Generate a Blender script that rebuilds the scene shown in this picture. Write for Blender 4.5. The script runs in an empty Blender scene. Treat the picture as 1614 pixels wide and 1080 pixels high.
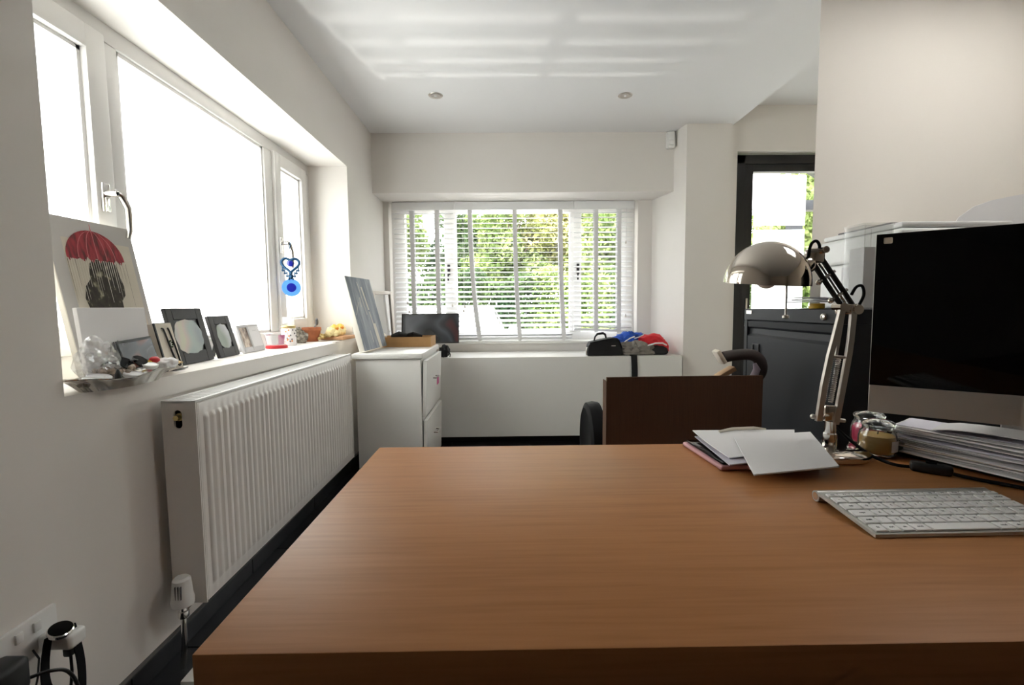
import bpy, bmesh, math, random
import numpy as np
from mathutils import Vector, Matrix, noise
random.seed(7)
SC = bpy.context.scene
COL = SC.collection
PI = math.pi

# ------------------------------------------------------------------ camera
F_PX, YAW, PITCH, ROLL = 740.0, math.radians(.605), math.radians(4.355), math.radians(-.51)
CAM = Vector((0, 0, 1.05))
fw = Vector((math.sin(YAW)*math.cos(PITCH), math.cos(YAW)*math.cos(PITCH), -math.sin(PITCH)))
rt = Vector((math.cos(YAW), -math.sin(YAW), 0)); up = rt.cross(fw)
rt2 = math.cos(ROLL)*rt + math.sin(ROLL)*up; up2 = -math.sin(ROLL)*rt + math.cos(ROLL)*up
cd = bpy.data.cameras.new('camera'); cam = bpy.data.objects.new('camera', cd); COL.objects.link(cam)
cd.sensor_width = 36.0; cd.lens = F_PX/1614*36.0; cd.clip_start = .02; cd.clip_end = 300
m = Matrix((rt2, up2, -fw)).transposed().to_4x4(); m.translation = CAM
cam.matrix_world = m
SC.camera = cam

# ------------------------------------------------------------------ world, sun, exposure
vs = SC.view_settings
SC.display_settings.display_device = 'sRGB'
vs.view_transform = 'Standard'; vs.look = 'None'; vs.gamma = 1.0; vs.exposure = 1.98
vs.use_curve_mapping = False
w = bpy.data.worlds.new('sky'); SC.world = w; w.use_nodes = True
bg = w.node_tree.nodes['Background']
bg.inputs['Color'].default_value = (.98, .985, 1.0, 1); bg.inputs['Strength'].default_value = 2.2
sd = bpy.data.lights.new('sun', 'SUN'); sd.energy = 6.0; sd.angle = math.radians(1.0); sd.color = (1, .95, .86)
sun = bpy.data.objects.new('sun', sd); COL.objects.link(sun)
sun.rotation_euler = Vector((.45, .75, -.95)).to_track_quat('-Z', 'Y').to_euler()
SC.cycles.max_bounces = 14; SC.cycles.diffuse_bounces = 7; SC.cycles.transmission_bounces = 10
SC.cycles.transparent_max_bounces = 16; SC.cycles.sample_clamp_indirect = 6.0
def portal(name, loc, rot, sx, sy):
    d = bpy.data.lights.new(name, 'AREA'); d.shape = 'RECTANGLE'; d.size = sx; d.size_y = sy
    d.cycles.is_portal = True
    o = bpy.data.objects.new(name, d); COL.objects.link(o); o.location = loc; o.rotation_euler = rot
portal('window_portal', (.07, 4.23, 1.35), (-PI/2, 0, 0), 2.2, 1.3)
portal('door_portal', (2.2, 3.80, 1.1), (-PI/2, 0, 0), 1.0, 2.2)

# ------------------------------------------------------------------ materials
def nt(name):
    m = bpy.data.materials.new(name); m.use_nodes = True
    return m, m.node_tree, m.node_tree.nodes['Principled BSDF']
def mat(name, col, rough=.5, metal=0, noise_amt=0, scale=20, bump=0, bscale=60, trans=0, ior=1.45, coat=0, spec=None, stretch=None):
    m, t, b = nt(name)
    b.inputs['Base Color'].default_value = (*col, 1); b.inputs['Roughness'].default_value = rough
    b.inputs['Metallic'].default_value = metal; b.inputs['Transmission Weight'].default_value = trans
    b.inputs['IOR'].default_value = ior; b.inputs['Coat Weight'].default_value = coat
    if spec is not None: b.inputs['Specular IOR Level'].default_value = spec
    tc = t.nodes.new('ShaderNodeTexCoord')
    mp = t.nodes.new('ShaderNodeMapping'); t.links.new(tc.outputs['Object'], mp.inputs['Vector'])
    if stretch: mp.inputs['Scale'].default_value = stretch
    if noise_amt:
        n = t.nodes.new('ShaderNodeTexNoise'); n.inputs['Scale'].default_value = scale; n.inputs['Detail'].default_value = 5
        t.links.new(mp.outputs['Vector'], n.inputs['Vector'])
        r = t.nodes.new('ShaderNodeMapRange'); r.inputs['From Min'].default_value = .3; r.inputs['From Max'].default_value = .7
        r.inputs['To Min'].default_value = 1-noise_amt; r.inputs['To Max'].default_value = 1+noise_amt
        t.links.new(n.outputs['Fac'], r.inputs['Value'])
        mx = t.nodes.new('ShaderNodeVectorMath'); mx.operation = 'SCALE'; mx.inputs[0].default_value = col
        t.links.new(r.outputs['Result'], mx.inputs['Scale']); t.links.new(mx.outputs['Vector'], b.inputs['Base Color'])
    if bump:
        n = t.nodes.new('ShaderNodeTexNoise'); n.inputs['Scale'].default_value = bscale; n.inputs['Detail'].default_value = 4
        t.links.new(mp.outputs['Vector'], n.inputs['Vector'])
        bp = t.nodes.new('ShaderNodeBump'); bp.inputs['Strength'].default_value = bump; bp.inputs['Distance'].default_value = .004
        t.links.new(n.outputs['Fac'], bp.inputs['Height']); t.links.new(bp.outputs['Normal'], b.inputs['Normal'])
    return m
def ramp_mat(name, stops, scale=4, rough=.4, stretch=(1, 1, 1), detail=3, offset=(0, 0, 0), distortion=0):
    m, t, b = nt(name)
    tc = t.nodes.new('ShaderNodeTexCoord'); mp = t.nodes.new('ShaderNodeMapping')
    mp.inputs['Scale'].default_value = stretch; mp.inputs['Location'].default_value = offset
    n = t.nodes.new('ShaderNodeTexNoise'); n.inputs['Scale'].default_value = scale; n.inputs['Detail'].default_value = detail
    n.inputs['Distortion'].default_value = distortion
    r = t.nodes.new('ShaderNodeValToRGB')
    while len(r.color_ramp.elements) < len(stops): r.color_ramp.elements.new(.5)
    for e, (p, c) in zip(r.color_ramp.elements, stops): e.position = p; e.color = (*c, 1)
    t.links.new(tc.outputs['Object'], mp.inputs['Vector']); t.links.new(mp.outputs['Vector'], n.inputs['Vector'])
    t.links.new(n.outputs['Fac'], r.inputs['Fac']); t.links.new(r.outputs['Color'], b.inputs['Base Color'])
    b.inputs['Roughness'].default_value = rough
    return m
def frosted(name, col):
    m, t, b = nt(name)
    tr = t.nodes.new('ShaderNodeBsdfTranslucent'); tr.inputs['Color'].default_value = (*col, 1)
    gl = t.nodes.new('ShaderNodeBsdfGlossy'); gl.inputs['Roughness'].default_value = .18
    mx = t.nodes.new('ShaderNodeMixShader'); mx.inputs['Fac'].default_value = .05
    t.links.new(tr.outputs[0], mx.inputs[1]); t.links.new(gl.outputs[0], mx.inputs[2])
    t.links.new(mx.outputs[0], t.nodes['Material Output'].inputs['Surface'])
    return m
def pane_mat(name, tint=(.97, .985, .98), gloss=.05):
    m, t, b = nt(name)
    tr = t.nodes.new('ShaderNodeBsdfTransparent'); tr.inputs['Color'].default_value = (*tint, 1)
    gl = t.nodes.new('ShaderNodeBsdfGlossy'); gl.inputs['Roughness'].default_value = .02
    mx = t.nodes.new('ShaderNodeMixShader'); mx.inputs['Fac'].default_value = gloss
    t.links.new(tr.outputs[0], mx.inputs[1]); t.links.new(gl.outputs[0], mx.inputs[2])
    t.links.new(mx.outputs[0], t.nodes['Material Output'].inputs['Surface'])
    return m
def leaf_mat(name, c1, c2):
    m, t, b = nt(name)
    tc = t.nodes.new('ShaderNodeTexCoord'); n = t.nodes.new('ShaderNodeTexNoise'); n.inputs['Scale'].default_value = .9; n.inputs['Detail'].default_value = 6
    r = t.nodes.new('ShaderNodeValToRGB'); r.color_ramp.elements[0].position = .35; r.color_ramp.elements[1].position = .65
    r.color_ramp.elements[0].color = (*c1, 1); r.color_ramp.elements[1].color = (*c2, 1)
    df = t.nodes.new('ShaderNodeBsdfDiffuse'); tr = t.nodes.new('ShaderNodeBsdfTranslucent')
    mx = t.nodes.new('ShaderNodeMixShader'); mx.inputs['Fac'].default_value = .4
    t.links.new(tc.outputs['Object'], n.inputs['Vector']); t.links.new(n.outputs['Fac'], r.inputs['Fac'])
    t.links.new(r.outputs['Color'], df.inputs['Color']); t.links.new(r.outputs['Color'], tr.inputs['Color'])
    t.links.new(df.outputs[0], mx.inputs[1]); t.links.new(tr.outputs[0], mx.inputs[2])
    t.links.new(mx.outputs[0], t.nodes['Material Output'].inputs['Surface'])
    return m
def slat_mat(name):
    m, t, b = nt(name)
    b.inputs['Base Color'].default_value = (.86, .87, .88, 1); b.inputs['Roughness'].default_value = .35
    return m
M = {}
M['wall'] = mat('wall_paint', (.80, .77, .735), .75, bump=.04, bscale=220, noise_amt=.012, scale=3)
M['cream'] = mat('cream_paint', (.90, .855, .795), .75, bump=.04, bscale=220)
M['rear'] = mat('taupe_paint', (.60, .53, .45), .8)
M['ceiling'] = mat('ceiling_paint', (.82, .82, .828), .8)
M['tile'] = mat('dark_floor_tile', (.022, .023, .026), .32, noise_amt=.25, scale=14, bump=.05)
M['grout'] = mat('grey_grout', (.10, .10, .10), .9)
M['upvc'] = mat('white_upvc', (.82, .81, .80), .3)
M['gasket'] = mat('black_gasket', (.02, .02, .02), .5)
M['frost'] = frosted('frosted_glass', (.80, .835, .83))
M['rooflight'] = frosted('added_rooflight_glass', (.95, .95, .93))
M['film'] = frosted('frosted_film', (.85, .90, .90))
M['pane'] = pane_mat('window_glass')
M['chrome'] = mat('chrome', (.80, .78, .75), .08, 1)
M['nickel'] = mat('brushed_nickel', (.62, .58, .54), .28, 1)
M['nickel_shiny'] = mat('polished_nickel', (.70, .64, .57), .07, 1)
M['white'] = mat('white_plastic', (.80, .80, .79), .35)
M['white_lacquer'] = mat('white_lacquer', (.80, .79, .76), .3)
M['radiator'] = mat('radiator_enamel', (.80, .775, .75), .28)
M['slat'] = slat_mat('blind_slat')
M['tape'] = mat('blind_tape', (.80, .80, .81), .85, bump=.1, bscale=400)
M['black'] = mat('black_plastic', (.012, .012, .013), .4)
M['rubber'] = mat('black_rubber', (.005, .005, .006), .6, spec=.15)
M['fabric_black'] = mat('black_nylon', (.010, .010, .011), .8, bump=.2, bscale=500)
M['alu_black'] = mat('black_aluminium', (.012, .012, .013), .4)
M['steel_dark'] = mat('dark_grey_steel', (.013, .0145, .018), .45, bump=.04, bscale=500, spec=.3)
M['paper'] = mat('white_paper', (.80, .79, .80), .8)
M['paper2'] = mat('grey_paper', (.62, .61, .62), .8)
M['paper3'] = mat('cream_paper', (.70, .64, .55), .8)
M['paper4'] = mat('lilac_paper', (.62, .60, .68), .8)
M['manila'] = mat('manila_paper', (.62, .47, .25), .8)
M['cardboard'] = mat('brown_cardboard', (.095, .048, .027), .8, noise_amt=.12, scale=8, stretch=(40, 1, 1))
M['cardboard_tan'] = mat('tan_cardboard', (.42, .24, .10), .8, noise_amt=.1, scale=12)
M['screen'] = mat('black_glass', (.003, .003, .003), .05, spec=.2)
M['alu'] = mat('satin_aluminium', (.55, .53, .50), .38, .75)
M['key'] = mat('white_key', (.82, .81, .80), .45)
M['keybed'] = mat('keyboard_plate', (.50, .50, .47), .4, .5)
M['legend'] = mat('key_legend', (.12, .12, .13), .6)
M['glass'] = mat('clear_glass', (.95, .97, .97), .02, trans=1, ior=1.45)
M['acrylic'] = mat('clear_acrylic', (.93, .95, .95), .04, trans=1, ior=1.3)
M['wax_pink'] = mat('pink_wax', (.60, .035, .11), .45)
M['wax_yellow'] = mat('yellow_wax', (.58, .36, .11), .45)
M['pinkcase'] = mat('pink_leather', (.62, .33, .36), .5)
M['canvas_side'] = mat('canvas_edge', (.78, .74, .66), .85, bump=.1, bscale=500)
M['print_bg'] = mat('canvas_print_cream', (.60, .55, .46), .8, noise_amt=.06, scale=10)
M['print_grey'] = mat('canvas_print_grey', (.50, .48, .46), .8)
M['print_red'] = ramp_mat('canvas_print_red', [(.35, (.10, .010, .012)), (.5, (.27, .015, .026)), (.7, (.40, .04, .05))], 26, .7, (1, 3, .8), 4)
M['print_red2'] = mat('canvas_print_pink', (.55, .16, .17), .7)
M['print_dark'] = ramp_mat('canvas_print_dark', [(.4, (.028, .020, .016)), (.58, (.045, .038, .026)), (.66, (.22, .20, .13)), (.75, (.42, .39, .30))], 55, .8, (1, 1, .7), 5)
M['print_drip'] = mat('canvas_print_drip', (.70, .66, .58), .8)
M['frame_dark'] = mat('dark_wood_frame', (.009, .008, .008), .55, noise_amt=.3, scale=30, stretch=(1, 1, 8))
M['terracotta'] = mat('terracotta', (.42, .14, .06), .7, noise_amt=.15, scale=30)
M['wood_light'] = mat('light_wood', (.58, .33, .18), .55, noise_amt=.1, scale=20, stretch=(1, 8, 1))
M['yellow'] = mat('yellow_petal', (.80, .55, .12), .7)
M['yellow_pale'] = mat('pale_yellow_petal', (.82, .70, .38), .7)
M['yellow_bright'] = mat('yellow_plastic', (.85, .50, .02), .4)
M['orange'] = mat('orange_dot', (.75, .25, .04), .6)
M['stone'] = ramp_mat('mottled_stone', [(.35, (.10, .09, .075)), (.65, (.42, .38, .32))], 60, .8)
M['silver'] = mat('silver_tray', (.66, .64, .60), .25, .9, noise_amt=.15, scale=40)
M['bead'] = ramp_mat('brown_bead', [(.35, (.10, .065, .045)), (.65, (.42, .33, .26))], 40, .5)
M['red'] = mat('red_plastic', (.62, .03, .04), .4)
M['magenta'] = mat('magenta_card', (.62, .08, .28), .5)
M['gold'] = mat('gold_metal', (.65, .52, .25), .3, 1)
M['blue_dark'] = mat('dark_blue_glass', (.012, .02, .28), .12, coat=.5)
M['blue_light'] = mat('pale_blue_glass', (.10, .30, .85), .12, coat=.5)
M['teal'] = mat('teal_metal', (.01, .06, .14), .35, .4)
M['jean_blue'] = mat('blue_polyester', (.015, .09, .50), .6, bump=.15, bscale=120)
M['cloth_red'] = mat('red_polyester', (.62, .012, .022), .6, bump=.15, bscale=120)
M['cloth_grey'] = mat('grey_cotton', (.24, .22, .195), .9, bump=.3, bscale=120)
M['foam'] = mat('grey_foam', (.075, .062, .058), .9, bump=.2, bscale=300)
M['lilac'] = mat('lilac_fabric', (.30, .25, .30), .9, bump=.2, bscale=300)
M['beads_tan'] = mat('tan_wood', (.40, .25, .14), .6)
M['clearbag'] = None
M['carpaint'] = mat('white_car_paint', (.82, .83, .84), .25, coat=.6)
M['carglass'] = mat('car_glass', (.02, .025, .03), .04, coat=.5)
M['glare_metal'] = mat('mirror_metal_for_glass_glare', (.90, .91, .92), .16, 1)  # mirror metal in place of glass, stands in for sky glare on it
M['grass'] = mat('lawn_grass', (.16, .30, .055), .9, noise_amt=.3, scale=3)
M['gravel'] = mat('pale_paving', (.46, .44, .41), .9, noise_amt=.15, scale=5)
M['bark'] = mat('tree_bark', (.13, .10, .075), .9, noise_amt=.3, scale=10)
M['leaf_a'] = leaf_mat('leaf_green', (.11, .17, .055), (.34, .40, .17))
M['leaf_b'] = leaf_mat('leaf_yellow_green', (.24, .27, .10), (.56, .52, .26))
M['leaf_c'] = leaf_mat('leaf_dark_green', (.035, .070, .035), (.12, .17, .075))
M['print_pano'] = ramp_mat('blurred_panorama_print', [(.30, (.008, .009, .011)), (.45, (.04, .048, .06)), (.55, (.09, .10, .12)), (.66, (.03, .03, .036)), (.8, (.16, .04, .04))], 5, .25, (1, 1, 1.2), 0, (3.1, 0, 1.7))
M['print_a'] = ramp_mat('blurred_photo_print', [(.25, (.11, .14, .15)), (.5, (.17, .21, .19)), (.7, (.30, .22, .17)), (.85, (.3, .33, .15))], 9, .25, (1, 1, 1), 0, (2, 5, 1))
M['print_b'] = ramp_mat('blurred_pale_print', [(.3, (.18, .22, .19)), (.55, (.36, .38, .42)), (.8, (.56, .56, .62))], 9, .25, (1, 1, 1), 0, (7, 1, 4))
M['print_c'] = ramp_mat('sepia_photo_print', [(.35, (.10, .05, .03)), (.5, (.35, .24, .17)), (.65, (.62, .52, .42))], 50, .35, (1, 1, .6), 3)
M['print_d'] = ramp_mat('dark_blurred_print', [(.35, (.012, .014, .018)), (.5, (.05, .06, .07)), (.62, (.28, .07, .035)), (.75, (.4, .38, .38))], 12, .25, (1, 1, 1), 0, (1.3, 2.2, 8.1))
M['print_slate'] = ramp_mat('slate_canvas_print', [(.30, (.13, .15, .18)), (.5, (.23, .26, .30)), (.62, (.32, .34, .38)), (.75, (.50, .52, .55))], 7, .7, (1, 3.4, .5), 5, (0, 0, 0), .6)
M['mirror'] = mat('mirror_glass', (.85, .87, .88), .02, 1)

def wood_mat():
    m, t, b = nt('oak_laminate')
    tc = t.nodes.new('ShaderNodeTexCoord'); mp = t.nodes.new('ShaderNodeMapping'); mp.inputs['Scale'].default_value = (1.2, 26, 26)
    n = t.nodes.new('ShaderNodeTexNoise'); n.inputs['Scale'].default_value = 4.5; n.inputs['Detail'].default_value = 7; n.inputs['Distortion'].default_value = .35
    r = t.nodes.new('ShaderNodeValToRGB')
    for p, c in ((.25, (.35, .148, .052)), (.48, (.40, .175, .064)), (.75, (.44, .200, .075))):
        e = r.color_ramp.elements.new(p) if p == .48 else r.color_ramp.elements[0 if p < .4 else -1]
        e.position = p; e.color = (*c, 1)
    t.links.new(tc.outputs['Object'], mp.inputs['Vector']); t.links.new(mp.outputs['Vector'], n.inputs['Vector'])
    t.links.new(n.outputs['Fac'], r.inputs['Fac']); t.links.new(r.outputs['Color'], b.inputs['Base Color'])
    b.inputs['Roughness'].default_value = .42; b.inputs['Specular IOR Level'].default_value = .15
    return m
M['wood'] = wood_mat()
def crinkle_mat():
    m, t, b = nt('clear_crinkled_plastic')
    tr = t.nodes.new('ShaderNodeBsdfTransparent'); tr.inputs['Color'].default_value = (.93, .93, .93, 1)
    df = t.nodes.new('ShaderNodeBsdfDiffuse'); df.inputs['Color'].default_value = (.85, .85, .85, 1)
    gl = t.nodes.new('ShaderNodeBsdfGlossy'); gl.inputs['Roughness'].default_value = .12
    m1 = t.nodes.new('ShaderNodeMixShader'); m1.inputs['Fac'].default_value = .13
    m2 = t.nodes.new('ShaderNodeMixShader'); m2.inputs['Fac'].default_value = .20
    t.links.new(tr.outputs[0], m1.inputs[1]); t.links.new(df.outputs[0], m1.inputs[2])
    t.links.new(m1.outputs[0], m2.inputs[1]); t.links.new(gl.outputs[0], m2.inputs[2])
    t.links.new(m2.outputs[0], t.nodes['Material Output'].inputs['Surface'])
    return m
M['clearbag'] = crinkle_mat()
def acrylic_mat():
    m, t, b = nt('clear_acrylic_sheet')
    tr = t.nodes.new('ShaderNodeBsdfTransparent'); tr.inputs['Color'].default_value = (.95, .955, .95, 1)
    df = t.nodes.new('ShaderNodeBsdfDiffuse'); df.inputs['Color'].default_value = (.8, .8, .8, 1)
    gl = t.nodes.new('ShaderNodeBsdfGlossy'); gl.inputs['Roughness'].default_value = .05
    m1 = t.nodes.new('ShaderNodeMixShader'); m1.inputs['Fac'].default_value = .10
    m2 = t.nodes.new('ShaderNodeMixShader'); m2.inputs['Fac'].default_value = .06
    t.links.new(tr.outputs[0], m1.inputs[1]); t.links.new(df.outputs[0], m1.inputs[2])
    t.links.new(m1.outputs[0], m2.inputs[1]); t.links.new(gl.outputs[0], m2.inputs[2])
    t.links.new(m2.outputs[0], t.nodes['Material Output'].inputs['Surface'])
    return m
M['acrylic'] = acrylic_mat()

# ------------------------------------------------------------------ mesh builder
class MB:
    def __init__(s): s.v = []; s.f = []; s.sm = []
    def add(s, vs, fs, smooth=False):
        o = len(s.v); s.v += [tuple(p) for p in vs]
        s.f += [tuple(i+o for i in f) for f in fs]; s.sm += [smooth]*len(fs); return s
    def bm(s, b, smooth=False):
        b.verts.index_update(); b.verts.ensure_lookup_table()
        s.add([v.co[:] for v in b.verts], [[v.index for v in f.verts] for f in b.faces], smooth); b.free(); return s
    def box(s, x0, x1, y0, y1, z0, z1, bev=0, seg=2, mx=None):
        b = bmesh.new(); bmesh.ops.create_cube(b, size=1)
        for v in b.verts:
            v.co = Vector(((x0+x1)/2+v.co.x*(x1-x0), (y0+y1)/2+v.co.y*(y1-y0), (z0+z1)/2+v.co.z*(z1-z0)))
        if bev: bmesh.ops.bevel(b, geom=b.edges[:], offset=bev, segments=seg, affect='EDGES', profile=.5)
        if mx is not None: b.transform(mx)
        return s.bm(b, bool(bev))
    def prism(s, poly, a, b, axis='z', mx=None):
        n = len(poly)
        def p(q, t):
            r = {'z': (q[0], q[1], t), 'y': (q[0], t, q[1]), 'x': (t, q[0], q[1])}[axis]
            return r if mx is None else tuple(mx @ Vector(r))
        vs = [p(q, a) for q in poly]+[p(q, b) for q in poly]
        fs = [tuple(range(n))[::-1], tuple(range(n, 2*n))]+[(i, (i+1) % n, n+(i+1) % n, n+i) for i in range(n)]
        return s.add(vs, fs)
    def tube(s, pts, r, n=10, cap=True, flat=1.0):
        pts = [Vector(p) for p in pts]; R = r if isinstance(r, (list, tuple)) else [r]*len(pts)
        vs = []; fs = []; prev = None
        for i, p in enumerate(pts):
            d = (pts[min(i+1, len(pts)-1)]-pts[max(i-1, 0)]).normalized()
            if prev is None:
                u = d.orthogonal().normalized()
            else:
                u = prev-d*prev.dot(d); u = u.normalized() if u.length > 1e-6 else d.orthogonal().normalized()
            prev = u; w_ = d.cross(u)
            for k in range(n):
                a = 2*PI*k/n; vs.append(p+(u*math.cos(a)+w_*math.sin(a)*flat)*R[i])
        for i in range(len(pts)-1):
            for k in range(n):
                fs.append((i*n+k, i*n+(k+1) % n, (i+1)*n+(k+1) % n, (i+1)*n+k))
        s.add(vs, fs, True)
        if cap:
            o = len(pts)-1
            s.add([vs[k] for k in range(n)], [tuple(range(n))[::-1]]); s.add([vs[o*n+k] for k in range(n)], [tuple(range(n))])
        return s
    def lathe(s, prof, c=(0, 0, 0), axis=(0, 0, 1), n=32, mod=None):
        q = Vector((0, 0, 1)).rotation_difference(Vector(axis).normalized()); c = Vector(c)
        vs = []; fs = []
        for i, (r, z) in enumerate(prof):
            for k in range(n):
                a = 2*PI*k/n; rr = r*(mod(a, i) if mod else 1)
                vs.append(c+q @ Vector((rr*math.cos(a), rr*math.sin(a), z)))
        for i in range(len(prof)-1):
            for k in range(n):
                fs.append((i*n+k, i*n+(k+1) % n, (i+1)*n+(k+1) % n, (i+1)*n+k))
        if prof[0][0] > 1e-5: fs.append(tuple(range(n))[::-1])
        if prof[-1][0] > 1e-5: fs.append(tuple((len(prof)-1)*n+k for k in range(n)))
        return s.add(vs, fs, True)
    def cyl(s, a, b, r, n=20, bev=0):
        a = Vector(a); b = Vector(b); h = (b-a).length
        pr = [(r, 0), (r, h)] if not bev else [(r-bev, 0), (r, bev), (r, h-bev), (r-bev, h)]
        return s.lathe(pr, a, b-a, n)
    def ball(s, c, r, n=12, m_=8, sc=(1, 1, 1), amp=0, fr=6, seed=0):
        vs = []; fs = []; c = Vector(c)
        for i in range(m_+1):
            t = PI*i/m_
            for k in range(n):
                a = 2*PI*k/n; d = Vector((math.sin(t)*math.cos(a), math.sin(t)*math.sin(a), math.cos(t)))
                p = Vector((d.x*r*sc[0], d.y*r*sc[1], d.z*r*sc[2]))
                if amp: p = p*(1+amp*noise.noise(d*fr*.5+Vector((seed, seed*2.3, 1))))
                vs.append(c+p)
        for i in range(m_):
            for k in range(n): fs.append((i*n+k, (i+1)*n+k, (i+1)*n+(k+1) % n, i*n+(k+1) % n))
        return s.add(vs, fs, True)
    def grid(s, fn, nu, nv, smooth=True):
        vs = [fn(i/nu, j/nv) for i in range(nu+1) for j in range(nv+1)]
        fs = [(i*(nv+1)+j, (i+1)*(nv+1)+j, (i+1)*(nv+1)+j+1, i*(nv+1)+j+1) for i in range(nu) for j in range(nv)]
        return s.add(vs, fs, smooth)
    def slab(s, fn, nu, nv, th):
        """surface fn(u,v)->point given a thickness along its normal-ish vector th"""
        t = Vector(th); n = (nu+1)*(nv+1)
        a = [Vector(fn(i/nu, j/nv)) for i in range(nu+1) for j in range(nv+1)]
        vs = a+[p+t for p in a]; fs = []
        I = lambda i, j: i*(nv+1)+j
        for i in range(nu):
            for j in range(nv):
                q = (I(i, j), I(i+1, j), I(i+1, j+1), I(i, j+1)); fs.append(q); fs.append(tuple(k+n for k in q[::-1]))
        for i in range(nu):
            for j in (0, nv): fs.append((I(i, j), I(i+1, j), I(i+1, j)+n, I(i, j)+n))
        for j in range(nv):
            for i in (0, nu): fs.append((I(i, j), I(i, j+1), I(i, j+1)+n, I(i, j)+n))
        return s.add(vs, fs, True)
    def xf(s, mx):
        s.v = [tuple(mx @ Vector(p)) for p in s.v]; return s
    def mesh(s, name, material):
        me = bpy.data.meshes.new(name); me.from_pydata(s.v, [], s.f)
        b = bmesh.new(); b.from_mesh(me)
        for f, q in zip(b.faces, s.sm): f.smooth = q
        bmesh.ops.recalc_face_normals(b, faces=b.faces); b.to_mesh(me); b.free()
        me.materials.append(M[material] if isinstance(material, str) else material)
        if any(s.sm):
            try: me.set_sharp_from_angle(angle=math.radians(38))
            except Exception: pass
        return me

def smooth(pts, n=6):
    P_ = [Vector(p) for p in pts]; out = []
    for i in range(len(P_)-1):
        p0, p1, p2, p3 = P_[max(i-1, 0)], P_[i], P_[i+1], P_[min(i+2, len(P_)-1)]
        for k in range(n):
            t = k/n; out.append(.5*((2*p1)+(p2-p0)*t+(2*p0-5*p1+4*p2-p3)*t*t+(3*p1-p0-3*p2+p3)*t**3))
    return out+[P_[-1]]
def link(o, parent=None):
    COL.objects.link(o)
    if parent is not None: o.parent = parent
    return o
def tag(o, label, cat, group=None):
    o['label'] = label; o['category'] = cat
    if group: o['group'] = group
    return o
def thing(name, label, cat, loc=(0, 0, 0), rz=0, group=None, kind=None):
    o = bpy.data.objects.new(name, None); o.empty_display_size = .05; link(o); o.location = loc; o.rotation_euler = (0, 0, rz)
    if kind: o['kind'] = kind
    if label: tag(o, label, cat, group)
    return o
def part(name, mb, material, parent, world=True, label=None):
    """mb in world coordinates (world=True) or in the coordinates of its thing"""
    if world:
        r = parent; 
        while r.parent: r = r.parent
        mx = (Matrix.Translation(r.location) @ Matrix.Rotation(r.rotation_euler.z, 4, 'Z')).inverted(); mb.xf(mx)
    o = link(bpy.data.objects.new(name, mb.mesh(name, material)), parent)
    if label: o['label'] = label
    return o
def solo(name, mb, material, label, cat, loc, group=None):
    mb.xf(Matrix.Translation(-Vector(loc)))
    o = link(bpy.data.objects.new(name, mb.mesh(name, material))); o.location = loc
    return tag(o, label, cat, group)
def struct(name, mb, material, label, cat):
    o = link(bpy.data.objects.new(name, mb.mesh(name, material))); o['kind'] = 'structure'
    return tag(o, label, cat)
def mx_at(loc, rz=0, rx=0, ry=0):
    return Matrix.Translation(loc) @ Matrix.Rotation(rz, 4, 'Z') @ Matrix.Rotation(ry, 4, 'Y') @ Matrix.Rotation(rx, 4, 'X')
TEXTS = []
def text_part(name, body, size, mx, material, parent, depth=.0004):
    """lettering as thin raised mesh; mx places the text plane (x right, y up) in the coordinates of its top-level thing"""
    cu = bpy.data.curves.new(name, 'FONT'); cu.body = body; cu.size = size; cu.align_x = 'CENTER'; cu.align_y = 'CENTER'
    cu.extrude = depth; cu.resolution_u = 2
    o = bpy.data.objects.new(name+'_tmp', cu); COL.objects.link(o)
    dg = bpy.context.evaluated_depsgraph_get(); dg.update()
    me = bpy.data.meshes.new_from_object(o.evaluated_get(dg)); me.name = name
    bpy.data.objects.remove(o); bpy.data.curves.remove(cu)
    me.transform(mx); me.materials.clear(); me.materials.append(M[material])
    return link(bpy.data.objects.new(name, me), parent)

# ================================================================== STRUCTURE
WX = -1.03; CZ = 2.385; SILL = .85
b = MB()
b.box(-1.43, WX, -4, 1.09, -.02, 2.6)
b.box(-1.43, WX, 1.09, 3.14, -.02, .792)
b.prism([(-1.43, 1.09), (WX, 1.09), (-.992, 2.74), (WX, 2.74), (WX, 3.14), (-1.43, 3.14)], .792, SILL)
b.box(-1.43, WX, 1.09, 3.14, 1.97, 2.6)
b.box(-1.43, WX, 3.14, 4.40, -.02, 2.6)
struct('wall_left', b, 'wall', 'white plaster wall with the deep frosted window recess and ledge', 'wall')
b = MB()
b.box(WX, 1.50, 3.72, 4.40, 1.935, 2.6)
b.box(WX, 1.50, 4.00, 4.40, -.02, .735)
b.box(WX, -.985, 4.02, 4.40, .735, 1.935)
b.box(1.115, 1.50, 4.02, 4.40, .735, 1.935)
struct('wall_back', b, 'wall', 'white end wall with dropped beam above the blinds', 'wall')
b = MB()
b.prism([(1.345, 3.56), (1.68, 3.56), (1.68, 4.40), (1.235, 4.40), (1.235, 4.02)], -.02, 2.6)
struct('wall_right', b, 'wall', 'white pillar beside the blinds with splayed reveal', 'wall')
b = MB(); b.prism([(1.275, 1.97), (2.76, 1.97), (2.76, 2.09), (1.42, 2.09)], -.02, 2.6)
struct('wall_partition', b, 'cream', 'cream partition wall behind the filing cabinet and monitor', 'wall')
b = MB()
b.box(1.68, 1.752, 3.62, 3.78, -.02, 2.6); b.box(2.70, 2.80, 3.62, 3.78, -.02, 2.6); b.box(1.752, 2.70, 3.62, 3.78, 2.205, 2.6)
struct('wall_hall', b, 'wall', 'grey shaded wall around the black glazed door', 'wall')
b = MB(); b.box(2.75, 2.87, -4, 3.78, -.02, 2.6)
struct('wall_far_right', b, 'rear', 'taupe side wall out of view on the right', 'wall')
b = MB(); b.box(-1.43, 2.87, -4.12, -4, -.02, 2.6)
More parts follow.
